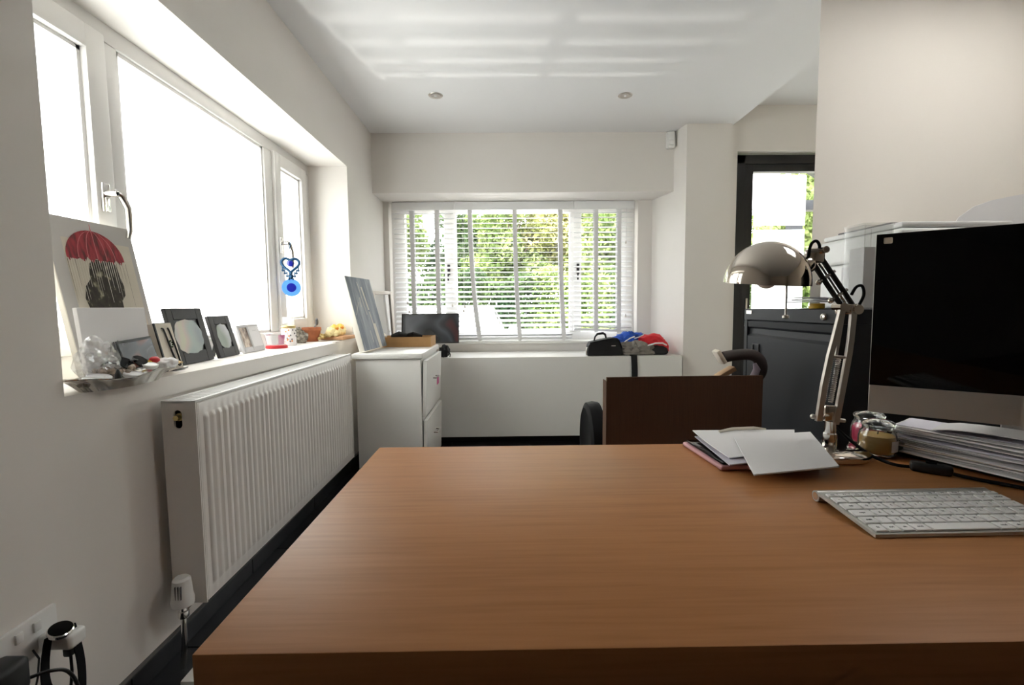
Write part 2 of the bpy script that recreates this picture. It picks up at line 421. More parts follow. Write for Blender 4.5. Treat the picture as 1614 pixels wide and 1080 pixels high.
struct('wall_rear', b, 'rear', 'taupe wall behind the camera', 'wall')
b = MB(); b.box(-1.43, 1.42, -4.1, 4.40, CZ, 2.68); b.box(1.42, 1.70, 1.55, 4.40, CZ, 2.68); b.box(1.70, 2.87, 1.55, 2.09, CZ, 2.68); b.box(1.42, 2.87, -4.1, .80, CZ, 2.68); b.box(2.11, 2.87, .80, 1.55, CZ, 2.68)
struct('ceiling', b, 'ceiling', 'smooth white ceiling with faint bands of light from an added spot lamp', 'ceiling')
b = MB(); b.box(1.70, 2.87, 2.09, 4.0, 2.54, 2.70)
struct('ceiling_hall', b, 'ceiling', 'raised grey ceiling above the glazed door', 'ceiling')
# floor: screed with dark tiles
b = MB(); b.box(-1.45, 2.87, -4.1, 4.2, -.12, -.006)
floor = struct('floor', b, 'grout', 'dark grey tiled floor', 'floor')
tm = None
for i in range(7):
    for j in range(14):
        x = -1.03+.6*i; y = -4+.6*j
        if tm is None:
            t_ = MB(); t_.box(.002, .598, .002, .598, -.0055, .0, .001, 1); tm = t_.mesh('tile', 'tile')
        o = link(bpy.data.objects.new('tile', tm), floor); o.location = (x, y, 0)
# skirting tiles
bb = thing('baseboard_left', 'dark tiled skirting along the foot of the window wall', 'baseboard', (WX, .0, 0), 0, None, 'structure')
y = -.6; sk = None
while y < 3.9:
    if sk is None:
        t_ = MB(); t_.box(0, .012, .002, .598, .001, .062, .001, 1); sk = t_.mesh('tile', 'tile')
    o = link(bpy.data.objects.new('tile', sk), bb); o.location = (.001, y, 0); y += .6
t_ = MB(); t_.box(WX, WX+.014, -.6, 3.9, .0625, .067); part('grout_line', t_, 'grout', bb)

# ---- frosted window on the left
win = thing('window_1', 'long frosted window with white frames in the left wall recess', 'window', (-1.32, 2.1, SILL), 0, None, 'structure')
FX0, FX1 = -1.375, -1.285
def frame_part(name, x0, x1, y0, y1, z0, z1, bev=.006):
    t_ = MB(); t_.box(x0, x1, y0, y1, z0, z1, bev, 2); return part(name, t_, 'upvc', win)
frame_part('head_frame', FX0, FX1, 1.06, 3.17, 1.912, 2.0)
frame_part('bottom_frame', FX0, FX1, 1.06, 3.17, SILL-.02, .925)
frame_part('jamb', FX0, FX1, 1.05, 1.15, .9255, 1.9115); frame_part('jamb', FX0, FX1, 3.082, 3.17, .9255, 1.9115)
frame_part('mullion', FX0, FX1, 1.580, 1.642, .9255, 1.9115); frame_part('mullion', FX0, FX1, 2.585, 2.665, .9255, 1.9115)
def sash(y0, y1, z0, z1, wd=.072):
    x0, x1 = -1.36, -1.268; t_ = MB()
    t_.box(x0, x1, y0, y0+wd, z0, z1, .006); t_.box(x0, x1, y1-wd, y1, z0, z1, .006)
    t_.box(x0, x1, y0+wd-.004, y1-wd+.004, z1-wd, z1, .006); t_.box(x0, x1, y0+wd-.004, y1-wd+.004, z0, z0+wd, .006)
    s_ = part('sash', t_, 'upvc', win)
    t_ = MB(); g = .004
    for a in ((y1-.001, y1+g, z0, z1), (y0+.05, y1, z1-.001, z1+g*.6)):
        t_.box(-1.30, -1.2790, *a)
    part('gasket', t_, 'gasket', s_)
    t_ = MB(); q = .012
    for a in ((y0+wd, y0+wd+q, z0+wd, z1-wd), (y1-wd-q, y1-wd, z0+wd, z1-wd), (y0+wd, y1-wd, z1-wd-q, z1-wd), (y0+wd, y1-wd, z0+wd, z0+wd+q)):
        t_.box(-1.335, -1.288, *a)
    part('glazing_bead', t_, 'upvc', s_)
sash(1.11, 1.574, .918, 1.922); sash(2.664, 3.076, .918, 1.920)
t_ = MB()
for a in ((1.640, 1.655, .925, 1.912), (2.572, 2.587, .925, 1.912), (1.64, 2.587, 1.898, 1.914), (1.64, 2.587, .923, .938)): t_.box(-1.335, -1.295, *a)
part('glazing_bead', t_, 'upvc', win)
for (y0, y1, z0, z1) in ((1.17, 1.51, .98, 1.86), (1.64, 2.59, .92, 1.92), (2.73, 3.02, .98, 1.86)):
    t_ = MB(); t_.add([(-1.33, y0, z0), (-1.33, y1, z0), (-1.33, y1, z1), (-1.33, y0, z1)], [(0, 1, 2, 3)]); part('pane', t_, 'frost', win)
def win_handle(y, z, side=1):
    t_ = MB(); t_.box(-1.268, -1.258, y-.014, y+.014, z-.045, z+.045, .004)
    h = part('handle', t_, 'chrome', win, label='chrome lever handle')
    t_ = MB(); t_.cyl((-1.26, y, z+.012), (-1.222, y, z+.012), .011, 16)
    t_.tube([(-1.232, y-.006*side, z+.018), (-1.222, y+.012*side, z+.006), (-1.216, y+.026*side, z-.03), (-1.214, y+.024*side, z-.10), (-1.216, y+.018*side, z-.125)], [.011, .0115, .010, .009, .008], 12, flat=.7)
    part('lever', t_, 'chrome', h)
    t_ = MB(); t_.cyl((-1.222, y, z+.012), (-1.219, y, z+.012), .0055, 12); part('lock_barrel', t_, 'black', h)
win_handle(1.528, 1.405); win_handle(2.688, 1.405)

# ---- back window
win = thing('window_2', 'wide white casement window behind the slatted blinds', 'window', (.07, 4.15, .76), 0, None, 'structure')
def fp2(name, x0, x1, z0, z1, y0=4.13, y1=4.20):
    t_ = MB(); t_.box(x0, x1, y0, y1, z0, z1, .005); return part(name, t_, 'upvc', win)
fp2('head_frame', -.99, 1.12, 1.862, 1.94); fp2('bottom_frame', -.99, 1.12, .752, .828)
fp2('jamb', -.99, -.872, .8285, 1.8615); fp2('jamb', .998, 1.12, .8285, 1.8615)
fp2('mullion', -.535, -.432, .8285, 1.8615); fp2('mullion', .552, .655, .8285, 1.8615)
for x0, x1 in ((-.88, -.53), (-.44, .56), (.65, 1.0)):
    t_ = MB(); t_.add([(x0, 4.165, .82), (x1, 4.165, .82), (x1, 4.165, 1.87), (x0, 4.165, 1.87)], [(0, 1, 2, 3)]); part('pane', t_, 'pane', win)
for x in (-.50, .625):
    t_ = MB(); t_.box(x-.012, x+.012, 4.118, 4.131, 1.33, 1.42, .003)
    t_.tube([(x, 4.12, 1.375), (x, 4.105, 1.372), (x-.004, 4.102, 1.33), (x-.004, 4.104, 1.28)], .007, 10); part('handle', t_, 'black', win)
t_ = MB(); t_.box(-1.03, 1.24, 3.975, 4.20, .735, .757, .004); part('window_board', t_, 'white_lacquer', win)

# ---- frosted rooflight added out of view to brighten the cream partition
win = thing('added_rooflight', 'frosted rooflight added in the ceiling to light the partition, outside the picture', 'rooflight', (1.78, 1.15, CZ), 0, None, 'structure')
for nm, a in (('frame', (1.42, 1.46, .80, 1.55)), ('frame', (2.07, 2.11, .80, 1.55)), ('frame', (1.46, 2.07, .80, .84)), ('frame', (1.46, 2.07, 1.51, 1.55))):
    t_ = MB(); t_.box(*a, 2.42, 2.50, .004); part(nm, t_, 'upvc', win)
t_ = MB(); t_.add([(1.45, .83, 2.47), (2.08, .83, 2.47), (2.08, 1.52, 2.47), (1.45, 1.52, 2.47)], [(0, 1, 2, 3)]); part('pane', t_, 'rooflight', win)
# ---- glazed door in the hall
dr = thing('door_1', 'black framed glazed door with frosted film panels', 'door', (2.2, 3.7, 0), 0, None, 'structure')
def dp(name, x0, x1, z0, z1, y0=3.665, y1=3.745, m_='alu_black', bev=.004):
    t_ = MB(); t_.box(x0, x1, y0, y1, z0, z1, bev); return part(name, t_, m_, dr)
dp('frame_post', 1.752, 1.838, 0, 2.19); dp('frame_post', 2.632, 2.70, 0, 2.19); dp('frame_head', 1.752, 2.70, 2.125, 2.192)
dp('stile', 1.839, 1.905, .02, 2.124, 3.672, 3.738); dp('stile', 2.565, 2.631, .02, 2.124, 3.672, 3.738)
dp('top_rail', 1.905, 2.565, 2.068, 2.124, 3.672, 3.738); dp('bottom_rail', 1.905, 2.565, .02, .16, 3.672, 3.738)
t_ = MB(); t_.add([(1.90, 3.705, .15), (2.57, 3.705, .15), (2.57, 3.705, 2.08), (1.90, 3.705, 2.08)], [(0, 1, 2, 3)]); part('pane', t_, 'pane', dr)
for z0, z1 in ((1.665, 2.045), (1.245, 1.632), (.825, 1.212), (.405, .792)):
    t_ = MB(); t_.add([(1.932, 3.702, z0), (2.335, 3.702, z0), (2.335, 3.702, z1), (1.932, 3.702, z1)], [(0, 1, 2, 3)]); part('frosted_panel', t_, 'film', dr)
t_ = MB(); t_.box(1.865, 1.88, 3.655, 3.673, .88, 1.10, .003); t_.tube([(1.872, 3.66, .95), (1.872, 3.62, .95), (1.98, 3.615, .95)], .009, 10); part('handle', t_, 'nickel', dr)
# ================================================================== OUTDOORS
GZ = -.35
b = MB(); b.box(-40, 40, 4.2, 13.5, GZ-.2, GZ); b.box(-12, -1.45, -10, 4.2, GZ-.2, GZ); b.box(2.90, 14, -10, 4.2, GZ-.2, GZ)
o = struct('paving_ground', b, 'gravel', 'pale paved drive outside the windows', 'ground')
b = MB(); b.box(-60, 60, 13.5, 90, GZ-.2, GZ+.01)
o = struct('lawn_ground', b, 'grass', 'green lawn beyond the drive', 'ground')
def crown_mesh(name, material, c, rad, n, leaf, clumps, seed):
    rng = np.random.default_rng(seed); c = np.array(c); rad = np.array(rad)
    d = rng.normal(size=(clumps, 3)); d /= np.linalg.norm(d, axis=1)[:, None]
    cc = c+d*rad*(rng.uniform(.35, .92, (clumps, 1)))
    k = rng.integers(0, clumps, n); dd = rng.normal(size=(n, 3)); dd /= np.linalg.norm(dd, axis=1)[:, None]
    p = cc[k]+dd*min(rad.mean()*.30, .7)*rng.uniform(.7, 1.2, (n, 1))
    a = rng.normal(size=(n, 3)); a /= np.linalg.norm(a, axis=1)[:, None]
    e = np.cross(a, rng.normal(size=(n, 3))); e /= np.linalg.norm(e, axis=1)[:, None]
    s = leaf*rng.uniform(.6, 1.3, (n, 1))
    V = np.stack([p-a*s, p+e*s*.5, p+a*s, p-e*s*.5], 1).reshape(-1, 3)
    me = bpy.data.meshes.new(name); me.vertices.add(4*n); me.vertices.foreach_set('co', V.ravel().astype(np.float32))
    me.loops.add(4*n); me.loops.foreach_set('vertex_index', np.arange(4*n, dtype=np.int32))
    me.polygons.add(n); me.polygons.foreach_set('loop_start', np.arange(0, 4*n, 4, dtype=np.int32))
    me.polygons.foreach_set('loop_total', np.full(n, 4, dtype=np.int32)); me.update(); me.validate()
    me.materials.append(M[material]); return me
def tree(x, y, h, r, material, label, seed, n=9000, leaf=.13, z0=None):
    t = thing('tree', label, 'tree', (x, y, GZ), 0, 'garden trees seen through the blinds')
    rng = random.Random(seed); zc = h*.60
    t_ = MB(); t_.tube([(0, 0, 0), (.05, .02, h*.3), (.0, .0, h*.62)], [.16, .12, .07], 8)
    part('trunk', t_, 'bark', t, False)
    t_ = MB()
    for k in range(6):
        a = rng.uniform(0, 2*PI); q = rng.uniform(.25, .5)*h
        t_.tube([(0, 0, q), (math.cos(a)*r*.4, math.sin(a)*r*.4, q+h*.14), (math.cos(a)*r*.8, math.sin(a)*r*.8, q+h*.2)], [.06, .04, .015], 6)
    part('branches', t_, 'bark', t, False)
    me = crown_mesh('crown', material, (0, 0, zc), (r, r, h*.42), n, leaf, 34, seed)
    o = link(bpy.data.objects.new('crown', me), t); o['kind'] = 'stuff'
    return t
tree(-5.2, 21, 7.0, 1.9, 'leaf_a', 'leafy green tree at the far left of the garden view', 3)
tree(-2.4, 24, 6.5, 1.7, 'leaf_c', 'dark green tree seen through the left blind', 4)
tree(.2, 22, 7.4, 2.1, 'leaf_a', 'tall green tree seen through the left half of the middle blind', 5, 12000)
tree(2.6, 23, 8.6, 2.0, 'leaf_b', 'yellow green tree seen through the right half of the middle blind', 6, 12000)
tree(4.9, 21, 7.8, 1.9, 'leaf_a', 'green tree seen through the right blind', 7)
tree(7.6, 25, 7.0, 1.9, 'leaf_a', 'green tree at the far right of the garden view', 8)
tree(9.6, 14.5, 5.5, 2.0, 'leaf_a', 'green tree seen through the clear strip of the black door', 9)
hb = thing('hedge', 'long dark clipped hedge at the back of the lawn', 'hedge', (0, 18.2, GZ))
def hedge_mesh(name, material, x0, x1, h, n, leaf, seed):
    rng = np.random.default_rng(seed)
    p = np.stack([rng.uniform(x0, x1, n), rng.uniform(-.5, .5, n), rng.uniform(0, 1, n)], 1)
    p[:, 2] *= h+.25*np.sin(p[:, 0]*1.7+seed)+.15*np.sin(p[:, 0]*4.3)
    a = rng.normal(size=(n, 3)); a /= np.linalg.norm(a, axis=1)[:, None]
    e = np.cross(a, rng.normal(size=(n, 3))); e /= np.linalg.norm(e, axis=1)[:, None]
    q = leaf*rng.uniform(.6, 1.3, (n, 1))
    V = np.stack([p-a*q, p+e*q*.5, p+a*q, p-e*q*.5], 1).reshape(-1, 3)
    me = bpy.data.meshes.new(name); me.vertices.add(4*n); me.vertices.foreach_set('co', V.ravel().astype(np.float32))
    me.loops.add(4*n); me.loops.foreach_set('vertex_index', np.arange(4*n, dtype=np.int32))
    me.polygons.add(n); me.polygons.foreach_set('loop_start', np.arange(0, 4*n, 4, dtype=np.int32))
    me.polygons.foreach_set('loop_total', np.full(n, 4, dtype=np.int32)); me.update(); me.validate()
    me.materials.append(M[material]); return me
for k, (x0, x1, ma) in enumerate(((-9, 1.2, 'leaf_c'), (1.0, 4.2, 'leaf_a'), (4.0, 11, 'leaf_c'))):
    o = link(bpy.data.objects.new('foliage', hedge_mesh('foliage', ma, x0, x1, 2.7, int(3200*(x1-x0)), .085, 30+k)), hb); o['kind'] = 'stuff'
# car seen from behind, white
def car():
    t = thing('parked_car', 'white car parked on the drive close to the window', 'car', (-.80, 7.55, GZ))
    # local: x right, y forward, z up
    side = [(-2.0, .30), (-2.02, .62), (-1.96, .92), (-1.72, 1.02), (-1.35, 1.30), (-1.05, 1.40), (-.2, 1.43), (.45, 1.36), (1.0, 1.05), (1.85, .90), (2.0, .72), (2.02, .34), (1.6, .24), (-1.6, .24)]
    def hw(z): return .82 if z < .95 else .82-(z-.95)/.48*.22
    n = len(side); b = MB(); rows = []
    xs = [-1, -.92, -.6, 0, .6, .92, 1]
    vs = []
    for q in xs:
        for (y, z) in side:
            zz = z-(.04 if abs(q) == 1 and z > .5 else 0)
            vs.append((q*hw(z), y*(1 if abs(q) < .95 else .985), zz))
    fs = [(i*n+k, (i+1)*n+k, (i+1)*n+(k+1) % n, i*n+(k+1) % n) for i in range(len(xs)-1) for k in range(n)]
    fs += [tuple(range(n)), tuple((len(xs)-1)*n+k for k in range(n))[::-1]]
    b.add(vs, fs, True); part('body', b, 'carpaint', t, False)
    b = MB(); b.add([(-.60, -1.745, 1.03), (.60, -1.745, 1.03), (.52, -1.375, 1.305), (-.52, -1.375, 1.305)], [(0, 1, 2, 3)]); part('rear_window', b, 'glare_metal', t, False)
    b = MB(); b.add([(-.56, .50, 1.345), (.56, .50, 1.345), (.66, .98, 1.075), (-.66, .98, 1.075)], [(0, 1, 2, 3)]); part('windscreen', b, 'carglass', t, False)
    for s in (-1, 1):
        b = MB(); b.add([(s*.800, -1.25, 1.02), (s*.800, .75, 1.02), (s*.668, .38, 1.32), (s*.668, -1.0, 1.34)], [(0, 1, 2, 3)]); part('side_window', b, 'carglass', t, False)
        b = MB(); b.ball((s*.93, .62, 1.02), .10, 12, 8, (1, .6, .75)); part('wing_mirror', b, 'carpaint', t, False)
        for y in (-1.25, 1.3):
            b = MB(); b.lathe([(.14, -.1), (.28, -.1), (.32, -.06), (.32, .06), (.28, .1), (.14, .1)], (s*.74, y, .32), (1, 0, 0), 24); part('wheel', b, 'rubber', t, False)
        b = MB(); b.box(s*.66-.10, s*.66+.10, -2.03, -1.96, .66, .86, .02); part('tail_light', b, 'red', t, False)
    b = MB(); b.box(-.78, .78, -2.08, -1.9, .34, .52, .04); part('bumper', b, 'carpaint', t, False)
    return t
car()
# added spot lamp standing in for sun glancing off the car, through the blinds
gd = bpy.data.lights.new('glint_stand_in_spot', 'SPOT'); gd.energy = 50; gd.spot_size = math.radians(46); gd.spot_blend = .3; gd.shadow_soft_size = .012; gd.color = (1, .96, .90)
gl = bpy.data.objects.new('glint_stand_in_spot', gd); COL.objects.link(gl); gl.location = (-.10, 5.48, 1.0)
gl.rotation_euler = Vector((.02, -3.08, 1.385)).to_track_quat('-Z', 'Y').to_euler()

# dark garden pergola frame beyond the door
pg = thing('garden_pergola', 'dark grey pergola posts and beams beyond the glazed door', 'pergola', (3.2, 6.0, GZ))
for nm, a in (('post', (3.56, 3.70, 5.9, 6.04, GZ, 2.6)), ('post', (5.2, 5.34, 5.9, 6.04, GZ, 2.6)), ('beam', (3.3, 5.6, 5.9, 6.04, 2.22, 2.34)), ('beam', (3.3, 5.6, 5.9, 6.04, 1.62, 1.70))):
    t_ = MB(); t_.box(*a, .005); part(nm, t_, 'steel_dark', pg)
t_ = MB(); t_.tube([(3.1, 6.0, 3.2), (4.2, 6.0, 2.5)], .06, 4); part('rafter', t_, 'steel_dark', pg)
# ================================================================== FITTED THINGS
# ---- blinds
def blind(x0, x1, zb0, zb1, tapes, label, cords, tilt_fn):
    t = thing('venetian_blind', label, 'blind', ((x0+x1)/2, 4.06, .757), 0, 'white slatted blinds across the end window')
    b = MB(); b.box(x0+.001, x1-.001, 4.015, 4.032, 1.866, 1.931, .003); part('valance', b, 'slat', t)
    b = MB(); b.box(x0+.006, x1-.006, 4.036, 4.085, 1.885, 1.931, .002); part('head_rail', b, 'slat', t)
    L = x1-x0-.012; P = .0415; tilt = math.radians(6.0)
    b = MB(); n = 4; vs = []
    for q in (-1, 1):
        for s in range(n+1):
            y = -.025+.05*s/n; zc = .0016*(1-(2*s/n-1)**2)
            vs += [(q*L/2, y, zc), (q*L/2, y, zc+.0026)]
    N = 2*(n+1); fs = []
    for s in range(n):
        fs += [(2*s, 2*s+2, N+2*s+2, N+2*s), (2*s+1, N+2*s+1, N+2*s+3, 2*s+3)]
    fs += [(0, N, N+1, 1), (2*n, 2*n+1, N+2*n+1, N+2*n)]
    fs += [tuple([2*s for s in range(n+1)]+[2*s+1 for s in range(n, -1, -1)]), tuple([N+2*s for s in range(n+1)]+[N+2*s+1 for s in range(n, -1, -1)])]
    b.add(vs, fs, True); me = b.mesh('slat', 'slat')
    cx = (x0+x1)/2; z = 1.862-.02; k = 0
    while z > max(zb0, zb1)+.035:
        o = link(bpy.data.objects.new('slat', me), t); o.location = (0, 0, z-.757); o.rotation_euler = (math.radians(tilt_fn(z)), 0, 0); z -= P; k += 1
    ang = math.atan2(zb1-zb0, x1-x0)
    z = (zb0+zb1)/2
    for j in range(3):
        o = link(bpy.data.objects.new('slat', me), t); o.location = (0, 0, z+.022+.006*j-.757); o.rotation_euler = (0, -ang, 0)
    b = MB(); b.box(-L/2, L/2, -.026, .026, -.009, .012, .004)
    o = link(bpy.data.objects.new('bottom_rail', b.mesh('bottom_rail', 'slat')), t); o.location = (0, 0, z-.757); o.rotation_euler = (0, -ang, 0)
    for (xt, xb) in tapes:
        zb = zb0+(zb1-zb0)*(xb-x0)/(x1-x0)
        for y in (-.0275, .0275):
            b = MB(); y_ = 4.06+y
            b.slab(lambda u, v: (xt+(xb-xt)*u**2.2-.018+.036*v, y_, 1.885+(zb-.006-1.885)*u), 8, 1, (0, .0008 if y > 0 else -.0008, 0))
            part('ladder_tape', b, 'tape', t)
        b = MB(); b.box(xb-.014, xb+.014, 4.035, 4.083, zb-.020, zb-.008, .004); part('tape_clip', b, 'white', t)
    for (x, zt, zb) in cords:
        b = MB(); b.tube([(x, 4.010, zt), (x+.004, 4.010, (zt+zb)/2), (x, 4.010, zb)], .0012, 5); c = part('pull_cord', b, 'tape', t)
        b = MB(); b.lathe([(.002, .026), (.005, .022), (.008, .006), (.006, 0)], (x, 4.010, zb-.026), (0, 0, 1), 12); part('tassel', b, 'nickel', c)
blind(-.957, -.433, .790, .790, [(-.795, -.79), (-.585, -.58)], 'narrow white slatted blind on the left of the end window', [(-.840, 1.87, 1.10), (-.828, 1.87, 1.03), (-.46, 1.87, 1.08)], lambda z: 21)
blind(-.433, .572, .776, .776, [(-.305, -.235), (.075, .112), (.462, .492)], 'wide white slatted blind in the middle of the end window', [(-.355, 1.87, 1.07), (-.366, 1.87, 1.035)], lambda z: 6+max(0, (1.50-z)/.7)*20)
blind(.572, 1.085, .852, .828, [(.765, .77), (.962, .965)], 'narrow white slatted blind on the right, its bottom rail hanging higher', [(1.015, 1.87, .98), (1.012, 1.87, 1.60)], lambda z: 20)

# ---- downlights and sensor
def downlight(x, y, z, label):
    t = thing('downlight', label, 'ceiling light', (x, y, z), 0, 'recessed ceiling lights')
    b = MB(); b.lathe([(.030, -.002), (.043, -.004), (.046, -.001), (.046, .0), (.030, .0)], (0, 0, 0), (0, 0, 1), 28); part('trim_ring', b, 'nickel', t, False)
    b = MB(); b.lathe([(.030, -.003), (.026, -.0015), (.0, -.0008)], (0, 0, 0), (0, 0, 1), 24); part('lamp_face', b, 'chrome', t, False)
    b = MB(); b.ball((0, 0, -.003), .009, 12, 6, (1, 1, .5)); part('bulb', b, 'white', t, False)
downlight(-.436, 3.08, CZ, 'round recessed ceiling light left of centre above the blinds')
downlight(.767, 3.09, CZ, 'round recessed ceiling light nearer the white pillar')
downlight(2.06, 2.95, 2.54, 'round recessed ceiling light in the raised ceiling by the door')
t = thing('motion_sensor', 'small white motion sensor high in the corner beside the pillar', 'sensor', (1.268, 3.70, 2.25))
b = MB(); b.box(-.031, .031, -.032, .018, 0, .125, .012, 3); part('body', b, 'white', t, False)
b = MB(); b.box(-.022, .022, -.038, -.028, .018, .058, .008, 3); part('lens', b, 'upvc', t, False)

# ---- radiator
R0, R1, RZ0, RZ1 = 1.345, 2.70, .180, .785
rad = thing('radiator', 'long white double panel radiator under the frosted window', 'radiator', (-.94, 2.02, 0))
NR = 41; pit = (R1-R0-.05)/NR
def radf(u, v):
    y = R0+.004+(R1-R0-.008)*u; z = RZ0+.002+(RZ1-RZ0-.004)*v; d = 0
    q = (y-(R0+.025))/pit
    if 0 <= q <= NR:
        w_ = abs((q % 1)-.5)*2
        prof = min(1, max(0, (.78-w_)/.40))
        e = min(1, max(0, (z-RZ0-.038)/.014))*min(1, max(0, (RZ1-.038-z)/.014)); d = .0075*prof*e
    e2 = min(u*(R1-R0), (1-u)*(R1-R0), v*(RZ1-RZ0), (1-v)*(RZ1-RZ0)); d -= .005*max(0, 1-e2/.006)
    return (-.8985+d, y, z)
vz = sorted(set([0, .004, .012, .06, .066, .074, .082, .088, .5, .912, .918, .926, .934, .94, .988, .996, 1]))
nu = NR*8; ys = [i/nu for i in range(nu+1)]
vs = [radf(u, v) for u in ys for v in vz]; k = len(vz)
b = MB(); b.add(vs, [(i*k+j, (i+1)*k+j, (i+1)*k+j+1, i*k+j+1) for i in range(nu) for j in range(k-1)], True)
b.box(-.910, -.8995, R0+.006, R1-.006, RZ0+.004, RZ1-.004)
part('front_panel', b, 'radiator', rad)
b = MB(); b.box(-.998, -.986, R0+.006, R1-.006, RZ0+.004, RZ1-.004, .003); part('back_panel', b, 'radiator', rad)
for y0, y1 in ((R0, R0+.004), (R1-.004, R1)):
    b = MB(); hy, hz = -.952, .734
    # end cover: plates around a slotted hole
    xa, xb, za, zb_ = hy-.016, hy+.016, hz-.031, hz+.031
    hole = [(hy+.012*math.cos(a), hz+.015+.012*math.sin(a)) for a in [PI*i/10 for i in range(11)]]+[(hy+.012*math.cos(a), hz-.015+.012*math.sin(a)) for a in [PI+PI*i/10 for i in range(11)]]
    out = []
    for (px, pz) in hole:
        dx, dz = px-hy, pz-hz
        s_ = min((.016/abs(dx)) if abs(dx) > 1e-6 else 1e9, (.031/abs(dz)) if abs(dz) > 1e-6 else 1e9)
        out.append((hy+dx*s_, hz+dz*s_))
    n = len(hole); vs = [(p[0], y0, p[1]) for p in hole+out]+[(p[0], y1, p[1]) for p in hole+out]
    N = 2*n; fs = []
    for i in range(n):
        j = (i+1) % n
        fs += [(i, j, n+j, n+i), (N+i, N+n+i, N+n+j, N+j), (i, N+i, N+j, j)]
    b.add(vs, fs)
    for k, (cx_, cz_) in enumerate(((xb, zb_), (xa, zb_), (xa, za), (xb, za))):   # the four corners outside the ring
        e = [p for p in out if abs(abs(p[0]-cx_)) < .0165 and abs(p[1]-cz_) < .032]
        q1 = min((p for p in e if abs(p[1]-cz_) < 1e-6), key=lambda p: abs(p[0]-cx_), default=None)
        q2 = min((p for p in e if abs(p[0]-cx_) < 1e-6), key=lambda p: abs(p[1]-cz_), default=None)
        if q1 and q2: b.prism([(cx_, cz_), q1, q2], y0, y1, 'y')
    b.box(-.998, -.8995, y0, y1, RZ0, za); b.box(-.998, -.8995, y0, y1, zb_, RZ1); b.box(-.998, xa, y0, y1, za, zb_); b.box(xb, -.8995, y0, y1, za, zb_)
    sc_ = part('side_cover', b, 'radiator', rad)
    b = MB(); s = 1 if y0 == R0 else -1
    b.cyl((-.956, y0+.022*s, .738), (-.956, y0-.004*s, .738), .0085, 6); b.cyl((-.956, y0+.030*s, .738), (-.956, y0+.010*s, .738), .0115, 16); part('vent_plug', b, 'gold', sc_)
    b = MB(); ya, yb = sorted((y0+.030*s, y0+.045*s)); b.box(-.980, -.915, ya, yb, .66, .775); part('cavity_shade', b, 'black', sc_)  # black block put in for the shade inside the slotted hole
b = MB(); b.box(-.985, -.911, R0+.01, R1-.01, .30, .62); part('convector_core', b, 'steel_dark', rad)
b = MB()
b.box(-.998, -.984, R0, R1, RZ1-.003, RZ1+.004, .001, 1); b.box(-.9135, -.8995, R0, R1, RZ1-.003, RZ1+.004, .001, 1)
b.box(-.953, -.945, R0, R1, RZ1-.003, RZ1+.002)
y = R0
while y < R1-.004:
    b.box(-.985, -.913, y, y+.007, RZ1-.002, RZ1+.003); y += .014
part('top_grille', b, 'white', rad)
# thermostatic valve and pipe
b = MB(); vx, vy = -.950, 1.315
b.lathe([(.020, .0), (.029, .004), (.030, .018), (.027, .034), (.0245, .066), (.023, .080), (.017, .086), (0, .087)], (vx, vy, .192), (0, 0, 1), 28)
va = part('valve_head', b, 'white', rad, label='white thermostatic valve head')
b = MB()
for k in range(3): b.box(vx+.002+.0075*(k-1)-.0009+.004, vx+.002+.0075*(k-1)+.0009+.004, vy-.0272, vy-.022, .224, .262, 0, 1, None)
part('slots', b, 'legend', va)
b = MB(); b.lathe([(.012, .156), (.014, .160), (.014, .176), (.011, .178), (.011, .192)], (vx, vy, 0), (0, 0, 1), 20)
b.cyl((vx, vy, .182), (vx, R0+.012, .190), .009, 14); b.lathe([(.014, 0), (.014, .012)], (vx, vy+.012, .186), (0, 1, .1), 6); part('valve_body', b, 'chrome', rad)
b = MB(); b.tube([(vx, vy, .160), (vx-.002, vy, .08), (vx-.012, vy, .0)], .0078, 14); part('supply_pipe', b, 'chrome', rad)

# ---- wall socket, plugs, watch on charger
t = thing('wall_socket', 'white double wall socket near the bottom left corner', 'socket', (WX, .948, .352))
b = MB(); b.box(0, .010, -.073, .073, -.043, .043, .003); part('plate', b, 'white', t, False)
for y in (-.012, .026):
    b = MB(); b.box(.008, .0145, y-.008, y+.008, .010, .032, .002, 2, mx_at((0, 0, 0))); part('rocker_switch', b, 'white', t, False)
solo('plug', MB().box(-1.018, -.962, .835, .905, .295, .365, .012, 3).tube([(-.98, .87, .30), (-.975, .87, .25), (-.96, .875, .12), (-.95, .9, .008)], .005, 8), 'black', 'black plug in the wall socket at the picture edge', 'plug', (-.99, .87, .295))
t = thing('usb_charger', 'white charging puck hanging in front of the wall socket with black lead', 'charger', (-.965, .985, .30))
b = MB(); b.box(-1.018, -.945, .968, 1.010, .318, .352, .008, 3); part('body', b, 'white', t)
b = MB(); b.box(-.975, -.957, .978, .998, .296, .3185, .004); b.tube([(-.966, .988, .30), (-.964, .986, .26), (-.968, .984, .22), (-.985, .985, .12), (-.985, 1.0, .01)], .0028, 8); part('lead', b, 'black', t)
t = thing('wrist_watch', 'black round wrist watch with strap resting on the white charger', 'watch', (-.968, .975, .354))
ax = Vector((.28, -.10, .95)).normalized(); c0 = Vector((-.972, .975, .356))
b = MB(); b.lathe([(.017, 0), (.022, .002), (.0225, .009), (.020, .011)], c0, ax, 32); part('case', b, 'chrome', t)
b = MB(); b.lathe([(.0205, .0112), (.020, .0125), (0, .013)], c0, ax, 32); part('dial', b, 'screen', t)
b = MB(); b.slab(lambda u, v: (-.962+.004*math.sin(u*PI)+.003*u, .990+.010*math.sin(u*PI*.6)+.018*(v-.5)-.0+.0*u, .362-.155*u), 10, 2, (.0025, 0, 0)); s1 = part('strap', b, 'rubber', t)
b = MB()
for k in range(7): b.ball((-.9565, .9985, .315-.012*k), .0014, 6, 4, (.5, 1, 1))
